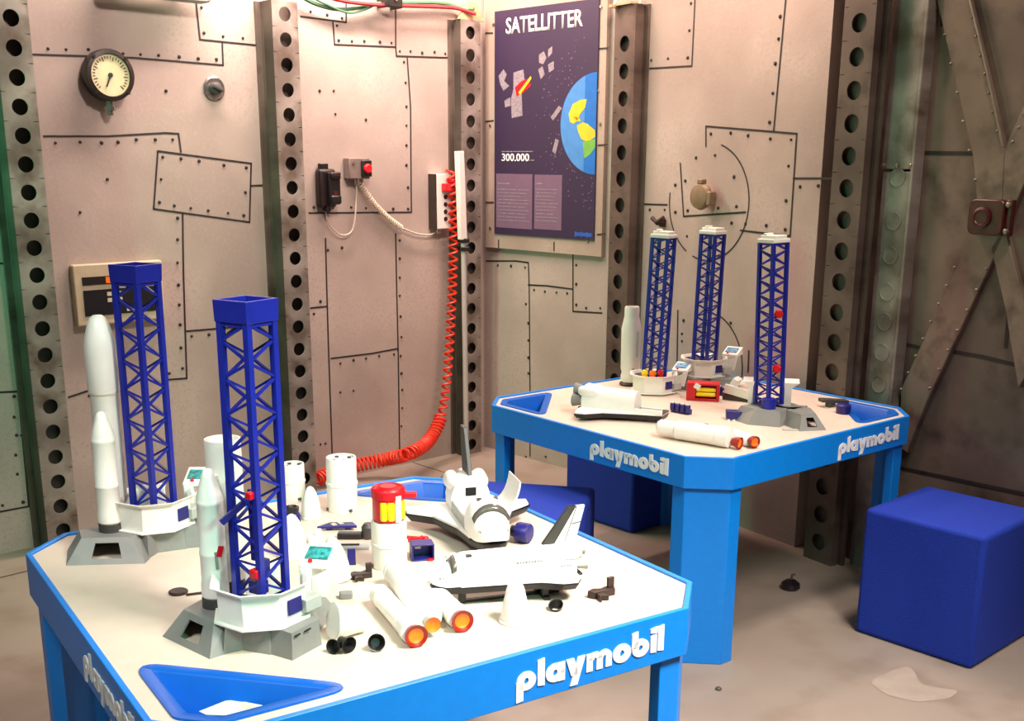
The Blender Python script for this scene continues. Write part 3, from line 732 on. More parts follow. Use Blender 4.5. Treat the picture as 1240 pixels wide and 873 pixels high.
play_table('white-topped blue octagonal play table in the foreground, crowded with toy rockets', NC[0], NC[1], NY, (0, 2), (0, 3))
play_table('white-topped blue octagonal play table farther back, with three white-capped towers', FC[0], FC[1], FY, (1, 3), (0, 3))

# ================================================================== LAUNCH PADS
def view_rot(p): return -math.atan2(p[0], p[1])
def oct_(r, r2=None, n=8, off=.5): return [(r*cos(2*pi*(i+off)/n), r*sin(2*pi*(i+off)/n)) for i in range(n)]
def quad_hole(b, A, B_, C4, D4, fr, mm=I4):
    """a flat four-sided face with a smaller four-sided opening"""
    P_ = [V(A), V(B_), V(C4), V(D4)]
    def bl(u, v_): return P_[0]*(1-u)*(1-v_)+P_[1]*u*(1-v_)+P_[2]*u*v_+P_[3]*(1-u)*v_
    u0, u1, v0, v1 = fr; I_ = [bl(u0, v0), bl(u1, v0), bl(u1, v1), bl(u0, v1)]
    for i in range(4):
        j = (i+1) % 4; b.poly([P_[i], P_[j], I_[j], I_[i]], mm)
def lobe(b, pts, top, h, windows=(), mm=I4):
    n = len(pts)
    for i in range(n):
        j = (i+1) % n
        A, B_, C4, D4 = (*pts[i], 0), (*pts[j], 0), (*top[j], h), (*top[i], h)
        if i in windows: quad_hole(b, A, B_, C4, D4, (.3, .72, .22, .80), mm)
        else: b.poly([A, B_, C4, D4], mm)
    b.poly([(*p, h) for p in top], mm)
def launch_pad(label, pos, base_rot, tower_h, cap, collars=(), tower_rot=pi/4, deck=True, deck_z=.045, deck_rot=0, clutter=False, wedge=False, flags=(), socket=False, deck_off=(0, 0), lean=0, grey_base=True, deck_h=.062, base_off=(0, 0), windows=(0,), base_scale=1.0, skip=()):
    o = thing('launch_pad', label, 'launch pad', pos, view_rot(pos), 'toy launch pads')
    gz = .045
    if grey_base:
        b = MB(); mm = T(base_off[0], base_off[1], 0) @ RZ(base_rot) @ M.Diagonal((base_scale, base_scale, 1, 1))
        lobe(b, [(-.165, .045), (-.086, -.064), (-.062, -.05), (-.02, .0), (-.03, .06), (-.11, .11)], [(-.128, .045), (-.078, -.025), (-.058, -.022), (-.025, .01), (-.035, .05), (-.10, .085)], gz, windows, mm)
        lobe(b, [(-.065, -.05), (-.035, -.04), (-.02, -.05), (.008, -.068), (.03, -.05), (.03, .03), (-.05, .03)], [(-.06, -.045), (-.035, -.037), (-.02, -.047), (.008, -.062), (.03, -.045), (.03, .03), (-.05, .03)], gz, (), mm)
        lobe(b, [(.006, -.062), (.042, -.098), (.092, -.045), (.06, .02)], [(.01, -.058), (.043, -.094), (.088, -.045), (.058, .02)], gz, (), mm)
        lobe(b, [(.02, .0), (.09, .01), (.13, .09), (.05, .13), (-.04, .10), (-.04, .02)], [(.02, .0), (.08, .015), (.10, .08), (.04, .10), (-.03, .08), (-.04, .02)], gz, (), mm)
        base = b.build('base', 'grey', o, smooth=0)
        sm = base.modifiers.new('wall', 'SOLIDIFY'); sm.thickness = .003; sm.offset = -1
        b = MB(); b.bar((.0475, -.0945, gz*.88), (.0565, -.085, gz*.88), .0025, .002, mm); b.bar((.064, -.0775, gz*.88), (.074, -.067, gz*.88), .0025, .002, mm)
        b.build('slot', 'black', base)
    for cx_, cy_ in collars:
        b = MB(); b.lathe([(.021, gz-.002), (.023, gz), (.023, gz+.016), (.019, gz+.016), (.019, gz+.006)], T(cx_, cy_, 0), 20, (1, 1)); b.build('collar', 'dgrey', o)
    if deck:
        z0, z1 = deck_z, deck_z+deck_h; dm = T(deck_off[0], deck_off[1], 0) @ RZ(deck_rot)
        P8 = lambda r: oct_(r)
        keep = [2, 3, 4, 5, 6, 7, 0]                  # octagon sides; side 1 (right rear) stays open
        b = MB()
        def floor8(r): return [q for i in range(8) for q in ([(r*cos(pi/4*(i+.5)), r*sin(pi/4*(i+.5)))]+([(.047*cos(pi/4*(i+.62)), .047*sin(pi/4*(i+.62))), (.047*cos(pi/4*(i+1.38)), .047*sin(pi/4*(i+1.38)))] if i in skip else []))]
        b.prism(floor8(.083), z0, z0+.004, dm)
        for i in range(8):
            if i == 0 or i in skip: continue
            j = (i+1) % 8
            def pt(r, k_, z): p = P8(r)[k_]; return (p[0], p[1], z)
            b.loft([[pt(.074, i, z0+.004), pt(.074, j, z0+.004), pt(.070, j, z0+.004), pt(.070, i, z0+.004)],
                    [pt(.076, i, z1-.008), pt(.076, j, z1-.008), pt(.072, j, z1-.008), pt(.072, i, z1-.008)],
                    [pt(.087, i, z1), pt(.087, j, z1), pt(.081, j, z1), pt(.081, i, z1)]], dm)
        dk = b.build('platform', 'plastic', o, smooth=0, bevel=.0012)
        b = MB(); b.prism(floor8(.069), z0+.004, z0+.008, dm); b.build('deck_floor', 'dgrey', dk, smooth=0)
        # blue hatch on the right front face, with a small grey locker beside it
        A, B_ = V((*P8(.0775)[6], 0)), V((*P8(.0775)[7], 0)); mid = (A+B_)/2; dr = (B_-A).normalized(); nn = V((dr.y, -dr.x, 0))
        hm = M((dr, V((0, 0, 1)), nn)).transposed().to_4x4(); hm.translation = mid+V((0, 0, (z0+z1)/2-.002))
        b = MB(); b.box((.03, .026, .003), (.003, 0, .0), dm @ hm); b.build('hatch', 'navy', o, bevel=.0008)
        b = MB(); b.box((.036, .022, .042), (.026, -.006, -.012), dm @ hm @ T(.012, 0, 0)); b.build('locker', 'lgrey', o, bevel=.0015)
        # console: curved white bracket carrying a tilted screen
        cm = dm @ T(.082, .055, z0+.018) @ RZ(-.35)
        b = MB(); b.box((.02, .06, .05), (0, 0, .02), cm); b.loft([[(.01, -.03, -.004), (.036, -.03, -.004), (.036, -.024, -.004), (.01, -.024, -.004)], [(.01, -.03, .03), (.048, -.03, .05), (.048, -.024, .05), (.01, -.024, .03)]], cm)
        b.loft([[(-.012, -.028, .045), (.045, -.028, .045), (.045, .03, .045), (-.012, .03, .045)], [(-.012, -.028, .052), (.045, -.028, .052), (.045, .03, .072), (-.012, .03, .072)]], cm)
        cs = b.build('console', 'plastic', o, smooth=0, bevel=.0015)
        sl = cm @ T(.015, .001, .0625) @ RX(math.atan2(.02, .058))
        b = MB(); b.box((.04, .032, .003), (0, 0, .001), sl); b.build('screen', 'teal' if cap == 'blue' else 'bscreen', cs)
        b = MB(); b.lathe([(.004, 0), (.004, .004)], sl @ T(-.008, -.023, 0), 8); b.build('button', 'red', cs)
    if wedge:
        for sx, a_ in ((-.052, .35), (.054, -.35)):
            b = MB(); mm = T(sx, .03, gz) @ M.Diagonal((1, 1, 1.75, 1))
            b.loft([[(-.012, -.02, 0), (.012, -.02, 0), (.012, .03, 0), (-.012, .03, 0)], [(-.012, -.03, .032), (.012, -.03, .032), (.012, .04, .032), (-.012, .04, .032)], [(-.03 if sx < 0 else -.012, -.034, .042), (.012 if sx < 0 else .034, -.034, .042), (.012 if sx < 0 else .034, .044, .042), (-.03 if sx < 0 else -.012, .044, .042)]], mm)
            b.build('platform_wing', 'plastic', o, smooth=0, bevel=.001)
    # lattice tower
    w2 = .0278; zb = .05 if not deck else deck_z+.008
    tm = T(deck_off[0], deck_off[1], 0) @ RY(lean) @ RZ(tower_rot)
    top = tower_h-(.034 if cap == 'blue' else .022)
    b = MB(); legs = [(-w2, -w2), (w2, -w2), (w2, w2), (-w2, w2)]
    for x, y in legs: b.box((.0102, .0102, top-zb), (x, y, (top+zb)/2), tm)
    n = 16 if cap == 'blue' else 22; st = (top-zb)/n
    for i in range(n):
        za, zc = zb+i*st, zb+(i+1)*st
        for f_, (p, q) in enumerate(zip(legs, legs[1:]+legs[:1])):
            if (i+f_) % 2: p, q = q, p
            b.bar((*p, za), (*q, zc), .0046 if cap == 'blue' else .0056, .004, tm)
    for z in (zb+.003, top-.004):
        for (p, q) in zip(legs, legs[1:]+legs[:1]): b.bar((*p, z), (*q, z), .006, .005, tm)
    tw = b.build('tower', 'tower', o, smooth=0)
    k_ = w2+.0065
    if cap == 'blue':
        sq = lambda r: [(-r, -r), (r, -r), (r, r), (-r, r)]
        b = MB(); b.loft([[(x, y, z) for x, y in sq(r)] for r, z in ((k_-.004, top), (k_, top), (k_+.001, tower_h), (k_-.005, tower_h), (k_-.005, top+.004))], tm, (1, 1)); b.build('tower_cap', 'tower', tw, smooth=0, bevel=.0008)
    else:
        b = MB(); b.box((2*k_, 2*k_, .012), (0, 0, top+.006), tm); b.box((k_*1.5, k_*1.7, .010), (0, 0, top+.017), tm); b.box((.018, .03, .008), (k_+.004, -.004, top+.004), tm); b.box((.03, .012, .008), (-.01, .012, top+.024), tm)
        b.build('tower_cap', 'plastic', tw, bevel=.002)
    if socket:
        b = MB(); b.lathe([(.022, gz-.001), (.021, gz+.03), (.016, gz+.032)], T(0, -.042, 0) @ RX(0), 14); b.build('socket', 'tower', o)
    for (z, ang) in flags:
        b = MB(); b.lathe([(.012, -.004), (.014, .0), (.014, .007), (.010, .010)], RY(lean) @ T(.022, -.026, z) @ RX(pi/2) @ RZ(ang), 6); b.build('clip', 'red', o, smooth=0)
    if clutter:
        b = MB(); b.box((.012, .016, .12), (-.006, .0, .2), tm); b.box((.014, .02, .03), (-.006, -.012, .13), tm); b.bar((-.01, 0, .25), (-.05, .03, .21), .008, .01, tm); b.bar((-.01, 0, .16), (.045, -.0, .18), .007, .009, tm); b.box((.02, .026, .022), (-.006, .0, .095), tm); ar = b.build('access_arm', 'navy', o, bevel=.001)
        b = MB(); b.box((.014, .012, .012), (-.034, -.022, .26), tm); b.box((.016, .016, .016), (-.03, -.02, .128), tm); b.build('red_tip', 'red', ar, bevel=.002)
    return o
PA, PB = on(187, 618, TH+.072), on(317, 722, TH+.075)
PA.z = PB.z = TH
launch_pad('launch pad with all-blue lattice tower at rear left of the near table', PA, .72, .572, 'blue', [(-.086, -.022)], deck_rot=.05, base_scale=1.12, skip=(3,))
launch_pad('launch pad with all-blue lattice tower and teal screen, front of the near table', PB, 0, .563, 'blue', [(-.075, .052)], clutter=True, deck_rot=-.03, skip=(2,))
T1 = on(791, 464, TH+.03); T2 = on(852, 443, TH+.075); T3 = on(931, 489, TH+.05)
for q in (T1, T2, T3): q.z = TH
launch_pad('launch pad with white-capped blue tower, leftmost of three on far table', T1, .6, .545, 'white', deck_z=.004, grey_base=False, tower_rot=pi/4+.35, lean=.032)
launch_pad('launch pad with white-capped blue tower, middle of three on far table', T2, -1.4, .552, 'white', tower_rot=pi/4+.2, lean=.018)
launch_pad('grey launch pad with white-capped tower carrying two red clips, rightmost on far table', T3, 2.7, .56, 'white', deck=False, wedge=True, lean=-.03, windows=(0, 5), base_off=(.042, .01), flags=((.33, 0), (.165, .4)), socket=True)

# ================================================================== ROCKETS
def at(base, u, v_, z):                      # offset in the viewer-facing frame of a pad
    a_ = math.atan2(base[0], base[1]); return V((base[0]+u*cos(a_)+v_*sin(a_), base[1]-u*sin(a_)+v_*cos(a_), z))
def booster_prof(r, h_, nose=.07):
    return [(r*.92, 0), (r*1.06, .004), (r*1.06, .022), (r*.98, .034), (r, .040), (r, .075), (r*1.03, .076), (r*1.03, .08), (r, .081), (r, h_-nose-.012), (r*1.03, h_-nose-.011), (r*1.03, h_-nose-.005), (r, h_-nose-.004), (r, h_-nose), (r*.80, h_-nose*.66), (r*.55, h_-nose*.30), (r*.38, h_-nose*.08), (r*.2, h_-.0008), (0, h_)]
# rear rocket, on pad A
pb = at(PA, -.086, -.022, TH+.0612); pc_ = at(PA, -.078, .030, TH+.09)
hb = zat(pb, 498)-pb.z; hc = zat(pc_, 381)-TH
o = thing('toy_rocket', 'tall white toy rocket with nose cone and side booster, on the rear launch pad', 'rocket', (pb.x, pb.y, pb.z))
b = MB(); b.lathe(booster_prof(.0225, hb, .05), n=28); b.build('booster', 'plastic', o)
q = V((pc_.x-pb.x, pc_.y-pb.y, TH-pb.z))
b = MB(); b.lathe([(.02, .085), (.026, .09), (.0275, .10), (.0275, hc-.155), (.0305, hc-.150), (.0305, hc-.06), (.0275, hc-.043), (.022, hc-.022), (.0155, hc-.006), (.009, hc-.001), (0, hc)], T(*q), 32); b.build('core_stage', 'plastic', o)
b = MB(); b.lathe([(.0278, .094), (.0285, .096), (.0285, .102), (.0278, .104)], T(*q), 32, (0, 0)); b.lathe([(.0279, hc-.157), (.0292, hc-.1565), (.0292, hc-.153), (.0279, hc-.152)], T(*q), 32, (0, 0)); b.build('stage_ring', 'cable', o)
b = MB(); b.bar((.0, .0, .09), (q.x, q.y, .09), .012, .02); b.build('strut', 'plastic', o)
# front rocket, on pad B: booster and open core tube
pb = at(PB, -.075, .052, TH+.0612); pc_ = at(PB, -.050, .103, TH+.06)
hb = zat(pb, 567)-pb.z; hc = zat(pc_, 531)-TH
o = thing('toy_rocket', 'white toy rocket with open core tube and one booster, on the front launch pad', 'rocket', (pb.x, pb.y, pb.z))
b = MB(); b.lathe(booster_prof(.0215, hb, .048), n=28); b.build('booster', 'plastic', o)
q = V((pc_.x-pb.x, pc_.y-pb.y, TH-pb.z))
b = MB(); b.lathe([(.027, .075), (.03, .078), (.03, hc), (.0275, hc), (.0275, hc-.06), (.001, hc-.06)], T(*q), 36, (1, 1)); cr_ = b.build('core_stage', 'plastic', o)
b = MB(); b.lathe([(.022, .046), (.026, .05), (.026, .075)], T(*q), 28); b.build('engine_skirt', 'dgrey', o)
vd = V((-pc_.x, -pc_.y, 0)).normalized(); sd = V((-vd.y, vd.x, 0))
def plate(bm_, c, r, ang, z, w_, h_, tilt=0, d=.0006):
    n_ = (vd*cos(ang)+sd*sin(ang)); t_ = V((-n_.y, n_.x, 0)); mm = M((t_, V((0, 0, 1)), n_)).transposed().to_4x4(); mm.translation = c+n_*(r+d)+V((0, 0, z)); bm_.box((w_, h_, .0016), (0, 0, 0), mm @ RZ(tilt))
b = MB(); plate(b, q, .03, .1, .225, .005, .06); b.build('antenna', 'grey', o)
b = MB(); plate(b, q, .03, .30, .19, .014, .016, .1); plate(b, V((0, 0, 0)), .0215, .55, .085, .010, .018, -.3); b.build('flag_decal', 'red', o)
b = MB(); plate(b, V((0, 0, 0)), .0215, .25, .07, .005, .03, .05); b.build('grey_decal', 'grey', o)
b = MB(); b.bar((0, 0, .06), (q.x, q.y, .06), .012, .02); b.bar((0, 0, .2), (q.x, q.y, .2), .008, .008); b.build('strut', 'plastic', o)
# far rocket
p = on(762.5, 466); ht = zat(p, 371)-TH
o = thing('toy_rocket', 'white stepped toy rocket standing at the left of the far table', 'rocket', p, view_rot(p))
b = MB(); b.lathe([(.030, .012), (.033, .02), (.033, .036), (.030, .045), (.034, .06), (.035, .20), (.028, .235), (.026, .245), (.026, ht-.006), (.024, ht), (.020, ht), (.02, ht-.03)], n=30); b.build('body', 'plastic', o)
b = MB(); b.lathe([(.036, 0), (.038, .006), (.03, .014), (.024, .014)], n=20); b.build('base_ring', 'brown', o)
b = MB(); b.box((.006, .006, .09), (.022, -.028, .15)); b.box((.008, .006, .022), (.010, -.034, .055)); b.build('side_rail', 'lgrey', o)
# ---- lying stage: core with two boosters, orange nozzles
def nozzle(b_or, p, ax, r, L):
    pass
def lying(name, label, p_tail, p_head, r, parent=None): pass
def stage_axis(px0, py0, px1, py1, r): return on(px0, py0, TH+r), on(px1, py1, TH+r)
tl_, hd_ = stage_axis(521, 752, 484, 697, .025)
o = thing('toy_rocket', 'white rocket stage with two boosters and orange nozzles, lying on the near table', 'rocket', (tl_.x, tl_.y, TH))
org = V((tl_.x, tl_.y, TH))
def lay(tail, head): return aim(tail-org, head-org)
L0 = (hd_-tl_).length; mm = lay(tl_, hd_)
b = MB(); b.lathe([(.012, .004), (.022, .010), (.025, .016), (.025, .045), (.026, .046), (.026, .056), (.025, .057), (.025, L0+.014), (.0262, L0+.014), (.0262, L0+.024), (.021, L0+.026)], mm, 32); b.build('core_stage', 'plastic', o)
b = MB(); b.lathe([(.0140, -.018), (.0128, .0), (.010, .01)], mm, 24, (0, 1)); nz = b.build('nozzle', 'lgrey', o)
b = MB(); b.lathe([(.0134, -.0172), (.006, -.013), (.001, -.0125)], mm, 24, (0, 1)); b.build('flame_disc', 'orange', nz)
for (t0, h0, nm) in (((503, 769), (459, 719), 0), ((559, 751), (515, 706), 1)):
    tl2_, hd2_ = stage_axis(*t0, *h0, .0205); m2 = lay(tl2_, hd2_); L = (hd2_-tl2_).length; r = .0185
    b = MB(); b.lathe([(r*.8, .012), (r*1.1, .014), (r*1.12, .03), (r, .036), (r, .05), (r*1.04, .051), (r*1.04, .06), (r, .061), (r, L-.03), (r*1.03, L-.029), (r*1.03, L-.022), (r, L-.021), (r, L), (r*.7, L+.004)], m2, 28); bo = b.build('booster', 'plastic', o)
    b = MB(); b.lathe([(.0195, -.006), (.0185, -.001), (.0155, .008), (.013, .014)], m2, 26, (0, 1)); nz = b.build('nozzle', 'dred', bo)
    b = MB(); b.lathe([(.0192, -.0062), (.0130, -.0035)], m2, 26, (0, 0)); b.mi = 1; b.lathe([(.0130, -.0035), (.010, -.001), (.006, .0), (.001, .0)], m2, 26, (0, 1)); b.build('flame_disc', ['dred', 'orange'], bo)
# ---- far lying rocket
r = .029; tl_, hd_ = on(884, 530, TH+r), on(800, 517, TH+r)
o = thing('toy_rocket', 'white rocket stage with two orange nozzles, lying on the far table', 'rocket', (tl_.x, tl_.y, TH)); org = V((tl_.x, tl_.y, TH))
mm = lay(tl_, hd_); L = (hd_-tl_).length
b = MB(); b.lathe([(.012, -.006), (.029, 0), (.029, .035), (.0275, .036), (.0275, L*.74), (.0225, L*.76), (.0225, L), (.018, L+.006)], mm, 28); b.build('core_stage', 'plastic', o)
ax = (hd_-tl_).normalized()
for nm, pxx, pyy, rr in (('nozzle', 893, 536, .017), ('nozzle', 912, 534.5, .017)):
    c = on(pxx, pyy, TH+.019)
    if pxx > 900: 
        m2 = lay(c, c+(hd_-tl_)*.4+V((.02, .035, 0)))
    else: m2 = lay(c, hd_+V((.0, -.002, 0)))
    b = MB(); b.lathe([(rr, -.010), (rr*.92, .0), (rr*.6, .016)], m2, 20, (0, 1)); nz = b.build('nozzle', 'dred', o)
    b = MB(); b.lathe([(rr*.97, -.0095), (rr*.72, -.006)], m2, 20, (0, 0)); b.mi = 1; b.lathe([(rr*.72, -.006), (rr*.4, -.003), (.001, -.002)], m2, 20, (0, 1)); b.build('flame_disc', ['dred', 'orange'], nz)
    if pxx > 900:
        b = MB(); b.lathe([(.012, .012), (.019, .02), (.019, .11), (.010, .12)], m2, 22); b.build('booster', 'plastic', o)

# ================================================================== SHUTTLES  (x to the nose, y to port, z up; belly at z=0)
def shuttle(label, pos, rot, variant, L=.285, s=1.0, hw=.031, span=1.0, hz=1.0):
    o = thing('toy_shuttle', label, 'space shuttle', pos, rot, 'toy space shuttles')
    o.scale = (s, s, s)
    def sec(x, w_, zb, zt, n=14, flat=.35):
        w_ *= hw/.031; zt = zb+(zt-zb)*hz
        pts = [(x, -w_, zb), (x, w_, zb), (x, w_*1.02, zb+(zt-zb)*flat)]
        zc = zb+(zt-zb)*flat
        pts += [(x, w_*cos(pi*i/n), zc+(zt-zc)*sin(pi*i/n)) for i in range(1, n)]
        pts += [(x, -w_*1.02, zc)]
        return pts
    z0 = .018
    nose = [(L*.5, .004, z0+.010, z0+.015), (L*.493, .011, z0+.005, z0+.022), (L*.465, .018, z0+.002, z0+.031), (L*.42, .024, z0, z0+.038), (L*.385, .027, z0, z0+.043), (L*.34, .029, z0, z0+.056), (L*.30, .031, z0, z0+.060)]
    b = MB()
    if variant == 'closed':
        b.loft([sec(*q) for q in nose+[(-L*.36, .031, z0, z0+.060), (-L*.40, .0304, z0+.002, z0+.058)]]); b.build('fuselage', 'wing', o, smooth=45, bevel=0)
    elif variant == 'open':
        b.loft([sec(*q) for q in nose+[(L*.20, .031, z0, z0+.060)]]); b.build('cockpit', 'wing', o, smooth=45)
        b = MB(); b.loft([sec(-L*.20, .031, z0, z0+.062), sec(-L*.36, .031, z0, z0+.062), sec(-L*.40, .0304, z0+.002, z0+.058)]); b.build('fuselage', 'wing', o, smooth=45)
        b = MB(); b.prism([(-L*.2, -hw), (L*.2, -hw), (L*.2, hw), (-L*.2, hw)], z0, z0+.005)
        for sg in (-1, 1): b.box((L*.4, .003, .022), (0, sg*(hw-.0015), z0+.011))
        b.build('cargo_bay', 'lgrey', o, bevel=.0005)
        for sg in (1,):
            b = MB(); prof = [(sg*(hw+.001+.034*sin(t)*.9), z0+.020+.058*(1-cos(t))*1.0) for t in [i*.2 for i in range(8)]]
            prof2 = [(y+sg*.0025, z-.001) for y, z in prof]
            if sg < 0 or True: b.loft([[(-L*.18, y, z), (L*.10, y, z), (L*.10, y2, z2), (-L*.18, y2, z2)] for (y, z), (y2, z2) in zip(prof, prof2)]); b.build('bay_door', 'wing', o, smooth=50)
        b = MB(); b.box((.002, .018, .014), (-L*.1995, .0, z0+.035)); b.build('bulkhead_window', 'black', o)
    else:
        b.loft([sec(L*.10, .031, z0, z0+.056), sec(-L*.36, .031, z0, z0+.060), sec(-L*.40, .0304, z0+.002, z0+.058)]); b.build('fuselage', 'wing', o, smooth=45)
        b = MB(); b.prism([(L*.10, -hw), (L*.36, -hw*.9), (L*.36, hw*.9), (L*.10, hw)], z0, z0+.006); b.build('cargo_bay', 'dgrey', o, bevel=.0005)
        b = MB(); b.box((L*.26, .006, .012), (L*.23, -hw+.002, z0+.008)); b.box((L*.2, .004, .006), (L*.23, hw*.1, z0+.010)); b.build('bay_rail', 'wing', o, bevel=.001)
    # delta wings and belly
    out = [(L*.33, hw), (L*.12, hw*1.25), (-L*.15, hw+.035*span), (-L*.27, hw+.073*span), (-L*.36, hw+.075*span), (-L*.40, hw+.019)]
    if variant == 'partial': out[0] = (L*.36, hw*.9); out[1] = (L*.14, hw*1.3)
    full = out+[(x, -y) for x, y in out[::-1]]
    b = MB(); b.prism(full, z0-.004, z0+.003, top=inset(full, -.0) if False else [(x, y*.985) for x, y in full]); b.build('wing', 'wing', o, smooth=0, bevel=.0008)
    bl = ([(L*.492, .006), (L*.46, .018)] if variant != 'partial' else [])+out; blf = bl+[(x, -y) for x, y in bl[::-1]]
    b = MB(); b.loft([[(x*.97, y*.93, z0-.014) for x, y in blf], [(x*1.004, y*1.02, z0-.0035) for x, y in blf], [(x*1.003, y*1.015, z0-.001) for x, y in blf]]); b.build('heat_shield', 'black', o, smooth=0)
    # engines and pods
    for (y, z) in ((0, z0+.044*hz), (-.015, z0+.018*hz), (.015, z0+.018*hz)):
        b = MB(); m2 = T(-L*.40, y, z) @ RY(-pi/2) @ M.Diagonal((1.55, 1.55, 1.35, 1) if variant == 'partial' else (1, 1, 1, 1)); b.lathe([(.007, -.002), (.009, .006), (.0125, .022), (.011, .0215), (.006, .008)], m2, 18, (1, 1)); b.build('engine_bell', 'lgrey' if variant != 'partial' else 'grey', o)
    for sg in (-1, 1):
        b = MB(); b.loft([sec(x, w_, a_, c_) for x, w_, a_, c_ in ((-L*.22, .003, 0, .004), (-L*.28, .011, -.004, .016), (-L*.40, .013, -.004, .019), (-L*.43, .009, 0, .014))], T(0, sg*.68*hw, z0+.042*hz) @ RX(-sg*.25)); b.build('engine_pod', 'wing', o, smooth=50)
    b = MB(); b.box((.014, .046, .004), (-L*.42, 0, z0-.002)); b.build('body_flap', 'black', o, bevel=.001)
    if variant != 'partial':
        zf0 = z0; z0 = z0-.06*(1-hz)
        fin = [(-L*.20, z0+.056), (-L*.355, z0+.135), (-L*.465, z0+.135), (-L*.43, z0+.085), (-L*.40, z0+.056)]
        if variant == 'closed':
            fin = [(-L*.19, z0+.055), (-L*.225, z0+.068), (-L*.37, z0+.128), (-L*.475, z0+.128), (-L*.43, z0+.075), (-L*.40, z0+.055)]
        fx = M(((1, 0, 0, 0), (0, 0, -1, 0), (0, 1, 0, 0), (0, 0, 0, 1)))
        b = MB(); b.prism(fin, -.0035, .0035, fx); fo = b.build('tail_fin', 'wing' if variant == 'closed' else 'dgrey', o, smooth=0, bevel=.001)
        if variant == 'closed':
            le = [fin[0], fin[2], (fin[2][0]-.014, fin[2][1]), (fin[0][0]-.024, fin[0][1])]
            b = MB(); b.prism(le, -.0042, .0042, fx); b.build('leading_edge', 'dgrey', fo, smooth=0)
            b = MB(); b.bar((-L*.42, fin[3][1], 0), (-L*.345, fin[0][1]+.006, 0), .0012, .0088, fx @ T(0, 0, 0)); b.bar((-L*.39, z0+.095, 0), (-L*.45, z0+.098, 0), .0012, .0088, fx); b.build('rudder_line', 'dgrey', fo)
        z0 = zf0
        # cockpit windows wrap the step of the nose
        b = MB()
        pts = [(L*.387, .0255*cos(t), z0+.0437+.003*sin(t)*0, t) for t in ()]
        N_ = 9; rows = []
        for xx, sc_ in ((L*.381, 1), (L*.349, 1)):
            w_, zt_ = ((.0272*hw/.031, z0+.0445*hz), (.0288*hw/.031, z0+.0540*hz))[0 if xx > L*.36 else 1]
            zc = z0+(zt_-z0)*.35
            rows.append([(xx+.0008, w_*1.03*cos(t), zc+(zt_-zc)*sin(t)+.0008) for t in [R(22)+R(136)*i/N_ for i in range(N_+1)]])
        for i in range(N_):
            b.poly([rows[0][i], rows[0][i+1], rows[1][i+1], rows[1][i]])
        w_o = b.build('cockpit_window', 'glass', o, smooth=30); sm = w_o.modifiers.new('thick', 'SOLIDIFY'); sm.thickness = .001; sm.offset = 1
        b = MB()
        for y in (-.012, .012): b.box((.012, .009, .0016), (L*.285, y, z0+.0565), RX(0)) if False else b.box((.010, .008, .003), (L*.27, y, z0+.0567*hz))
        b.build('roof_window', 'dgrey', o)
        b = MB()
        for sg in (-1, 1):
            for i in range(5): b.box((.0032, .0016, .0026), (L*.45-.006*i*.9, sg*(.0205+.0009*i)*hw/.031, z0+.018*hz))
            if variant == 'closed':
                for i in range(9): b.box((.004, .0012, .0026 if i % 3 else .0036), (-L*.02-.0056*i, sg*(hw*.93), z0+.036*hz))
                for i in range(4): b.box((.004, .0012, .002), (-L*.3-.0056*i, sg*(hw*1.02), z0+.02))
        b.build('hull_marking', 'grey', o)
    return o
def yaw_from(tail_px, nose_px, z):
    a_, b_ = on(*tail_px, z), on(*nose_px, z); d = b_-a_; return math.atan2(d.y, d.x), (a_+b_)/2, d.length
yw, md, ln = yaw_from((706, 694), (525, 714), TH+.03)
shuttle('closed white toy space shuttle with black-edged tail fin, right side of the near table', (md.x, md.y, TH+.022), yw, 'closed', L=ln*1.05, hw=.028, span=.5, hz=.92)
yw, md, ln = yaw_from((557, 605), (603, 666), TH+.035)
sh2 = shuttle('white toy space shuttle with open cargo bay and dark fin, behind the closed shuttle', (md.x, md.y, TH+.018), yw, 'open', L=.25, s=1.28, hw=.033)
yw, md, ln = yaw_from((708, 489), (812, 500), TH+.03)
shuttle('white toy space shuttle without its nose, lying on the left of the far table', (md.x, md.y, TH+.0045), yw, 'partial', L=ln*1.1, s=1.12)
# stands under the raised shuttles
def landing(label, p, yaw, h_=.021, pts=((-.06, -.022), (-.06, .022), (.09, 0))):
    o = thing('display_stand', label, 'stand', (p[0], p[1], TH), yaw)
    b = MB(); b.box((.19, .008, .005), (0, 0, .0025)); b.box((.012, .07, .005), (-.06, 0, .0025)); b.build('cross_bar', 'black', o)
    for x, y in pts:
        b = MB(); b.box((.012, .012, h_), (x, y, h_/2)); b.build('post', 'black', o, bevel=.001)
yw, md, ln = yaw_from((706, 694), (525, 714), TH+.03); landing('black stand under the closed shuttle on the near table', md, yw, .025)
yw, md, ln = yaw_from((557, 605), (603, 666), TH+.035); landing('dark stand under the open shuttle on the near table', md, yw, .0205)

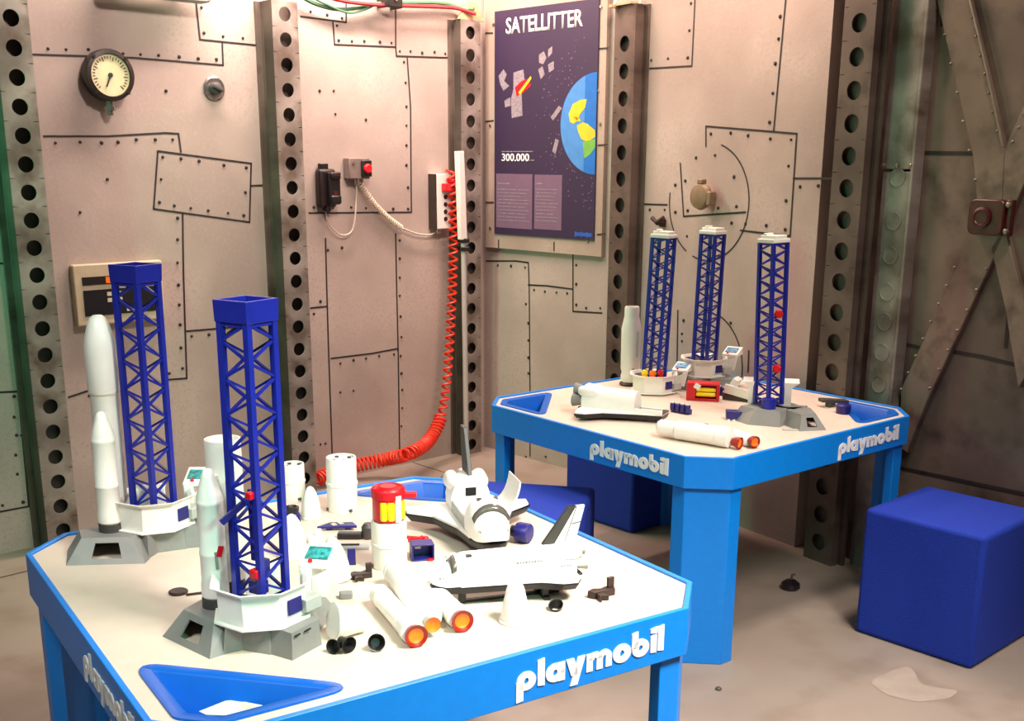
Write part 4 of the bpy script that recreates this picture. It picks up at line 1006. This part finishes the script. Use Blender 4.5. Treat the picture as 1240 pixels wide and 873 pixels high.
# ================================================================== LOOSE PARTS ON THE NEAR TABLE
def place(px, py): p = on(px, py); return p
def tankseg(label, px, py, r, ytop, ring=True, group=None, hollow=True):
    p = on(px, py); h_ = zat(p+V((p.x, p.y, 0)).normalized()*0, ytop)-TH
    o = thing('tank_section', label, 'tank', (p.x, p.y, TH), 0, 'white toy tank sections')
    b = MB(); b.lathe([(r*.97, 0), (r, .003), (r, h_*.48), (r*1.05, h_*.49), (r*1.05, h_*.54), (r, h_*.55), (r, h_-.003), (r*.97, h_), (r*.86, h_), (r*.86, h_-.006), (.001, h_-.006)], n=36); b.build('shell', 'plastic', o)
    for a_ in (.6, 2.2, 3.9, 5.2):
        b = MB(); b.box((.008, .006, .004), (r*.6*cos(a_), r*.6*sin(a_), h_-.004)); b.build('lug', 'dgrey', o)
    for a_ in (pi*1.15, pi*1.72):
        b = MB(); b.box((.008, .005, .006), (r*1.0*cos(a_), r*1.0*sin(a_), .006), RZ(0)); b.build('foot_clip', 'dgrey', o)
    return p, h_
p, h_ = tankseg('white toy tank section standing at the back of the near table', 415, 617, .034, 553)
pr, hr = tankseg('white toy tank section under the red insert, centre of the near table', 472, 685, .0345, 629)
tankseg('short white toy tank section half hidden behind the front tower', 356, 604, .027, 561)
o = thing('engine_insert', 'red toy insert with yellow tubes standing on the central white tank', 'insert', (pr.x, pr.y, TH+hr+.0005))
b = MB(); b.lathe([(.029, 0), (.031, .004), (.031, .045), (.0335, .047), (.0335, .062), (.030, .066), (.024, .062), (.016, .068), (.001, .068)], n=28); b.build('drum', 'red', o)
ang0 = math.atan2(-pr.y, -pr.x)
for da in (-.32, .16, 1.05):
    b = MB(); a_ = ang0+da; b.lathe([(.0065, .006), (.0075, .009), (.0075, .038), (.006, .042)], T(.0285*cos(a_), .0285*sin(a_), 0), 12); b.build('tube', 'yellow', o)
b = MB(); a_ = ang0+.62; b.box((.004, .012, .052), (0, 0, 0), T(.032*cos(a_), .032*sin(a_), .028) @ RZ(a_)); b.build('white_panel', 'plastic', o)
b = MB(); a_ = ang0+1.45; b.box((.03, .014, .012), (0, 0, 0), T(.04*cos(a_), .04*sin(a_), .05) @ RZ(a_)); b.build('red_arm', 'red', o, bevel=.002)
def nose_cone(label, px, py, r, h_, tilt=I4, fl=True, pos=None, conic=False):
    p = pos or on(px, py)
    o = thing('nose_cone', label, 'nose cone', p, tilt, 'white toy nose cones')
    b = MB(); b.lathe([(r*.98, 0), (r, .003), (r*.78, h_*.48), (r*.57, h_*.86), (r*.48, h_*.95), (r*.27, h_*.992), (0, h_)] if conic else [(r*.98, 0), (r, .003), (r, h_*.18), (r*.93, h_*.38), (r*.78, h_*.62), (r*.56, h_*.82), (r*.32, h_*.95), (r*.12, h_*.995), (0, h_)], n=30); b.build('shell', 'plastic', o)
    b = MB(); b.lathe([(r*1.0, .0005), (r*1.05, .001), (r*1.05, .005), (r*1.0, .0055)], n=30, caps=(0, 0)); b.build('base_rim', 'plastic', o)
nose_cone('white toy nose cone standing alone at the front right of the near table', 624, 752, .0275, zat(on(624, 757), 711)-TH, conic=True)
nose_cone('white toy nose cone beside the short tank behind the front tower', 377, 627, .022, .073)
nose_cone('white toy nose cone half hidden right of the front tower, below the other', 355, 673, .0285, .088)
nose_cone('tall white toy nose cone between the teal screen and the black claw', 409, 701, .0265, .086, tilt=RY(-.12))
# fairing lying on its side
ft, fh = on(403, 752, TH+.031), on(446, 752, TH+.018)
mm = aim(ft, fh)
nose_cone('blunt white toy nose cone lying on its side at the front of the near table', 0, 0, .0305, (fh-ft).length*.98, tilt=mm, pos=ft, conic=True)
def cup(label, px, py, r, d, toward, name='engine_bell', m_='black', cat='engine bell', dz=0):
    p = on(px, py, TH+r*1.02+dz); q = p-V(toward).normalized()*d
    o = single(MB().lathe([(r*.55, d), (r*.62, d*.7), (r*.85, d*.3), (r, 0), (r*.9, .0005), (r*.75, d*.3), (r*.5, d*.62), (.001, d*.62)], n=20), name, m_, label, cat, p, aim(p, q), 'black toy engine bells')
cup('black toy engine bell, leftmost of the row of three below the lying cone', 403, 783, .0125, .02, (-.4, -1, .25))
cup('black pointed toy engine bell in the middle of the row of three', 423, 781, .014, .024, (.75, -.8, .0))
cup('black toy engine bell at the right of the row of three, by the nozzles', 456, 778, .0145, .022, (.3, -1, .45))
cup('black toy engine bell right of the lone nose cone', 673, 732, .0135, .02, (-.2, -.5, 1), dz=-.003)
# claws
def claw(label, px, py, rot, sc=1.0, m_='brown'):
    p = on(px, py)
    o = thing('toy_clamp', label, 'clamp', p, rot)
    b = MB(); b.prism([(-.02*sc, -.006), (.02*sc, -.006), (.024*sc, .008), (.010*sc, .012), (0, .007), (-.012*sc, .013), (-.026*sc, .006)], 0, .012*sc); b.box((.012*sc, .006, .022*sc), (.016*sc, .004, .018*sc)); b.build('jaw', m_, o, bevel=.001)
    b = MB(); b.prism([(-.006, .0), (.006, 0), (.009, -.018*sc), (0, -.012*sc), (-.009, -.02*sc)], .001, .010*sc, T(-.010*sc, -.004, 0)); b.build('prong', m_, o, bevel=.001)
claw('dark brown toy clamp near the right tip of the near table, behind the shuttle', 730, 722, .5, 1.15)
claw('dark brown toy clamp left of the central white tank', 438, 700, .4, .95)
claw('small dark toy clamp by the nose of the closed shuttle', 480, 699, -.3, .55, 'grey')
# blue bits
p = on(511, 676); o = thing('storage_box', 'open dark blue toy box right of the central white tank', 'box', p, .25)
b = MB(); w_, h_, d_ = .042, .034, .034
b.box((w_, .003, h_), (0, d_/2, h_/2)); b.box((w_, d_, .003), (0, 0, .0015)); b.box((w_, d_, .003), (0, 0, h_-.0015)); b.box((.003, d_, h_), (-w_/2, 0, h_/2)); b.box((.003, d_, h_), (w_/2, 0, h_/2)); b.build('case', 'navy', o, bevel=.001)
b = MB(); b.box((.012, .003, .005), (-.006, d_/2-.003, h_*.55)); b.build('white_catch', 'plastic', o)
b = MB(); b.box((.010, .006, .004), (.014, -d_/2-.002, .003)); b.build('red_catch', 'red', o)
p = on(503, 655); b = MB(); b.bar((-.022, .004, .006), (.018, -.006, .006), .008); b.bar((-.008, 0, .006), (-.016, -.012, .006), .006); b.bar((.008, -.003, .006), (.014, .010, .006), .006); b.sphere(.007, T(.022, -.007, .007), 10)
single(b, 'toy_gripper', 'red', 'thin red toy piece lying behind the open blue box', 'toy piece', p, 0, bevel=.001)
p = on(410, 641); o = thing('toy_rack', 'dark blue flat toy rack with slots, left of the central white tank', 'rack', p, .1)
b = MB(); zz = .010
pr_ = [(-.045, -.012), (-.018, .016), (.03, .014), (.04, -.012)]
b.prism(pr_, .006, .012); b.build('frame', 'navy', o, bevel=.001)
b = MB(); b.box((.010, .014, .002), (-.010, .002, .0125), RZ(.5)); b.box((.010, .014, .002), (.006, .002, .0125), RZ(.5)); b.build('slot', 'cable', o)
b = MB(); b.box((.012, .012, .006), (-.02, 0, .003)); b.box((.012, .012, .006), (.02, 0, .003)); b.build('foot', 'navy', o)
p = on(424, 652); o = single(MB().box((.052, .02, .014), (0, 0, .007)), 'toy_block', 'black', 'black toy block right in front of the slotted blue rack', 'block', p, .02, bevel=.003)
p = on(446, 652); o = single(MB().lathe([(.010, 0), (.013, .006), (.014, .026), (.008, .034)], n=14), 'toy_stopper', 'dgrey', 'dark grey toy knob touching the left of the central white tank', 'knob', p)
p = on(425, 664); o = thing('toy_ramp', 'flat grey toy plate with a black strip, left of the central white tank', 'plate', p, .05)
b = MB(); b.box((.075, .022, .006), (0, 0, .003)); b.build('plate', 'lgrey', o, bevel=.001)
b = MB(); b.box((.05, .006, .003), (-.008, .004, .0073)); b.build('strip', 'black', o)
p = on(426, 684); o = single(MB().box((.016, .005, .034), (0, 0, .017)), 'toy_tile', 'navy', 'small upright dark blue toy panel behind the tall nose cone', 'panel', p, .2, bevel=.001)
p = on(419, 724); o = single(MB().prism(rounded([(-.012, -.008), (.012, -.008), (.012, .008), (-.012, .008)], .004), 0, .012), 'toy_block', 'grey', 'small grey toy block right of the launch pad console', 'block', p, .15, bevel=.002)
p = on(354, 634); o = thing('engine_block', 'dark blue toy engine block with a black ring on top, right of the front tower', 'engine', p)
b = MB(); b.lathe([(.014, 0), (.017, .006), (.019, .02), (.016, .026)], n=8); b.box((.03, .014, .012), (.004, 0, .012)); b.build('block', 'navy', o, bevel=.001)
b = MB(); b.lathe([(.014, .026), (.016, .03), (.016, .038), (.012, .04), (.010, .036), (.001, .034)], n=18); b.build('ring', 'black', o)
p = on(382, 656); o = single(MB().box((.03, .022, .016), (0, 0, .008)).box((.014, .022, .01), (.006, 0, .021)), 'toy_bracket', 'plastic', 'small white toy bracket behind the teal screen', 'bracket', p, .2, bevel=.002)
p = on(546, 674); o = single(MB().box((.024, .010, .006), (0, 0, .003)), 'toy_tab', 'plastic', 'small white toy tab lying above the nose of the closed shuttle', 'tab', p, .7, bevel=.002)
p = on(633, 656); o = thing('wheel_drum', 'dark blue toy drum beside the nose of the open shuttle', 'drum', p)
b = MB(); q0, q1 = V((-.012, .004, .0215)), V((.014, -.010, .0215)); b.lathe([(.006, 0), (.020, .001), (.021, .004), (.021, .026), (.019, .03), (.004, .031)], aim(q0, q1), 24); b.build('drum', 'navy', o)
b = MB(); b.lathe([(.008, -.014), (.012, -.012), (.012, 0)], aim(q0, q1), 16); b.build('axle', 'black', o)
b = MB(); b.lathe([(.017, 0), (.0175, .002), (.0175, .004), (.015, .0055), (.013, .005), (.001, .005)], n=28); 
o = single(b, 'toy_disc', 'brown', 'dark round toy disc lying left of the front launch pad', 'disc', on(216, 718))
b = MB(); b.bar((-.014, 0, .002), (.014, .006, .002), .004, .004); single(b, 'toy_rod', 'brown', 'short dark rod lying right of the round disc', 'rod', on(235, 721), .15)
# things in the front tray
zt_ = TH-.0635
def sheet_(label, pts, m_='paper'):
    c = on(pts[0][0], pts[0][1], pts[0][2]); q = [on(*p)-c for p in pts]
    single(MB().loft([q, [p+V((0, 0, .0012)) for p in q]]), 'paper_sheet', m_, label, 'paper', c, 0, 'papers in the front tray', smooth=0)
zt_ = TH-.0635
sheet_('white paper sheet with a notched top leaning in the front tray', [(241,862,TH-.032),(289,843,TH-.036),(293,850,TH-.034),(319,855,TH-.028),(312,868,TH-.012),(250,866,TH-.024)])
sheet_('cream paper slip on the white sheet in the front tray', [(293,851,TH-.030),(317,856,TH-.024),(311,861,TH-.020),(291,859,TH-.026)], 'cream')
sheet_('small white paper scrap at the right of the front tray', [(331,862,TH-.018),(345,848,TH-.028),(344,857,TH-.018)])
b = MB(); b.sphere(.014, T(0, 0, .007), 12, (1.6, .8, .5)); b.sphere(.010, T(.02, .006, .006), 10, (1.2, .8, .6)); single(b, 'rubber_lump', 'dgrey', 'dark lump of rubber lying in the left of the front tray', 'lump', on(244, 856, zt_))
# rear tray piece
b = MB(); b.box((.07, .02, .012), (0, 0, .006)); b.box((.02, .014, .02), (.02, 0, .012)); single(b, 'toy_block', 'black', 'dark toy block lying in the rear tray of the near table', 'block', on(510, 612, zt_), .1, bevel=.003)

# ================================================================== LOOSE PARTS ON THE FAR TABLE
p = on(851, 484); o = thing('toy_case', 'red toy case with yellow bars below the middle far tower', 'case', p, view_rot(p)-.05)
b = MB(); b.box((.108, .05, .008), (0, 0, .004)); b.box((.108, .05, .008), (0, 0, .056)); b.box((.03, .05, .05), (-.039, 0, .03)); b.box((.010, .05, .05), (.049, 0, .03)); b.box((.1, .01, .05), (0, .02, .03)); b.build('case', 'red', o, bevel=.002)
for z in (.021, .037):
    b = MB(); b.lathe([(.007, 0), (.0075, .004), (.0075, .06), (.006, .064)], T(-.022, -.014, z) @ RY(pi/2), 12); b.build('bar', 'yellow', o)
b = MB(); b.box((.02, .002, .018), (-.04, -.0255, .034), RY(.5)); b.build('white_decal', 'plastic', o)
def zigzag(label, px, py, rot):
    p = on(px, py); o = thing('toy_clip', label, 'clip', p, rot)
    b = MB(); b.box((.07, .016, .016), (0, 0, .008)); 
    for i in range(4): b.lathe([(.008, 0), (.009, .008), (.009, .022), (.006, .025)], T(-.028+i*.019, -.008, .006), 10)
    b.build('clip_row', 'navy', o, bevel=.001)
    b = MB()
    for i in range(4): b.box((.008, .006, .003), (-.028+i*.019, -.010, .032))
    b.build('white_tip', 'plastic', o)
zigzag('dark blue toy clip row in front of the leftmost far pad', 825, 500, -.75)
zigzag('dark blue toy clip row right of the red toy case', 881, 480, -1.0)
p = on(888, 508); o = thing('toy_bin', 'small square dark blue toy bin left of the rightmost far pad', 'bin', p, view_rot(p)+.1)
b = MB(); b.box((.046, .03, .026), (0, 0, .016), taper=1.05); b.build('bin', 'navy', o, bevel=.002)
for x in (-.016, 0, .016):
    b = MB(); b.box((.008, .03, .004), (x, -.004, .002)); b.build('foot', 'plastic', o)
b = MB(); b.lathe([(.014, 0), (.014, .004), (.006, .010), (.002, .008)], n=14); single(b, 'toy_saucer', 'dgrey', 'little dark cap behind the lying far rocket', 'cap', on(855, 517))
b = MB(); b.box((.06, .016, .003), (0, 0, .0015)); single(b, 'toy_strip', 'lgrey', 'flat grey strip in front of the rightmost far pad', 'strip', on(960, 521), -.05, bevel=.0008)
p = on(893, 484); o = thing('toy_balcony', 'tilted white toy balcony piece between the middle and rightmost far towers', 'balcony', p, view_rot(p)-.3)
b = MB(); b.box((.095, .06, .005), (0, 0, .02), RY(.18)); b.box((.005, .06, .045), (.046, 0, .034), RY(.1)); b.box((.09, .005, .03), (0, -.028, .034), RY(.18)); b.box((.02, .05, .034), (-.036, 0, .045), RY(.5)); b.build('shell', 'plastic', o, bevel=.002)
b = MB(); b.box((.09, .05, .018), (0, 0, .009)); b.build('underside', 'dgrey', o, bevel=.002)
p = on(793, 460, TH+.055); p = at(T1, -.0, -.048, TH+.0535)
o = thing('toy_figures', 'heap', 'toy') if False else None
for i, (dx, mt_, lb) in enumerate(((-.030, 'yellow', 'yellow toy peg at the foot of the leftmost far tower'), (-.004, 'orange', 'orange toy peg at the foot of the leftmost far tower'), (.022, 'red', 'red toy peg at the foot of the leftmost far tower'))):
    q = at(T1, dx, -.052 if i == 1 else -.045, TH+.0535); b = MB(); b.lathe([(.009, 0), (.010, .004), (.010, .014), (.012, .018), (.010, .028), (.003, .031)], n=12)
    single(b, 'toy_peg', mt_, lb, 'peg', q, 0, 'coloured toy pegs')
# things in the right tray of the far table
b = MB(); b.prism([(-.05, -.02), (.03, -.03), (.06, .0), (.02, .03), (-.04, .02)], 0, .03); b.box((.10, .03, .012), (-.005, 0, .082), RY(.1)); b.box((.03, .02, .08), (-.01, 0, .04), RZ(.3)); single(b, 'toy_hull', 'dgrey', 'dark toy hull piece in the right tray of the far table', 'toy piece', on(1006, 515, zt_+.0), .3, bevel=.003)
b = MB(); b.lathe([(.02, 0), (.022, .05), (.024, .09), (.018, .094)], n=14); single(b, 'toy_drum', 'navy', 'dark blue toy drum in the right tray of the far table', 'drum', on(1019, 524, zt_), 0)
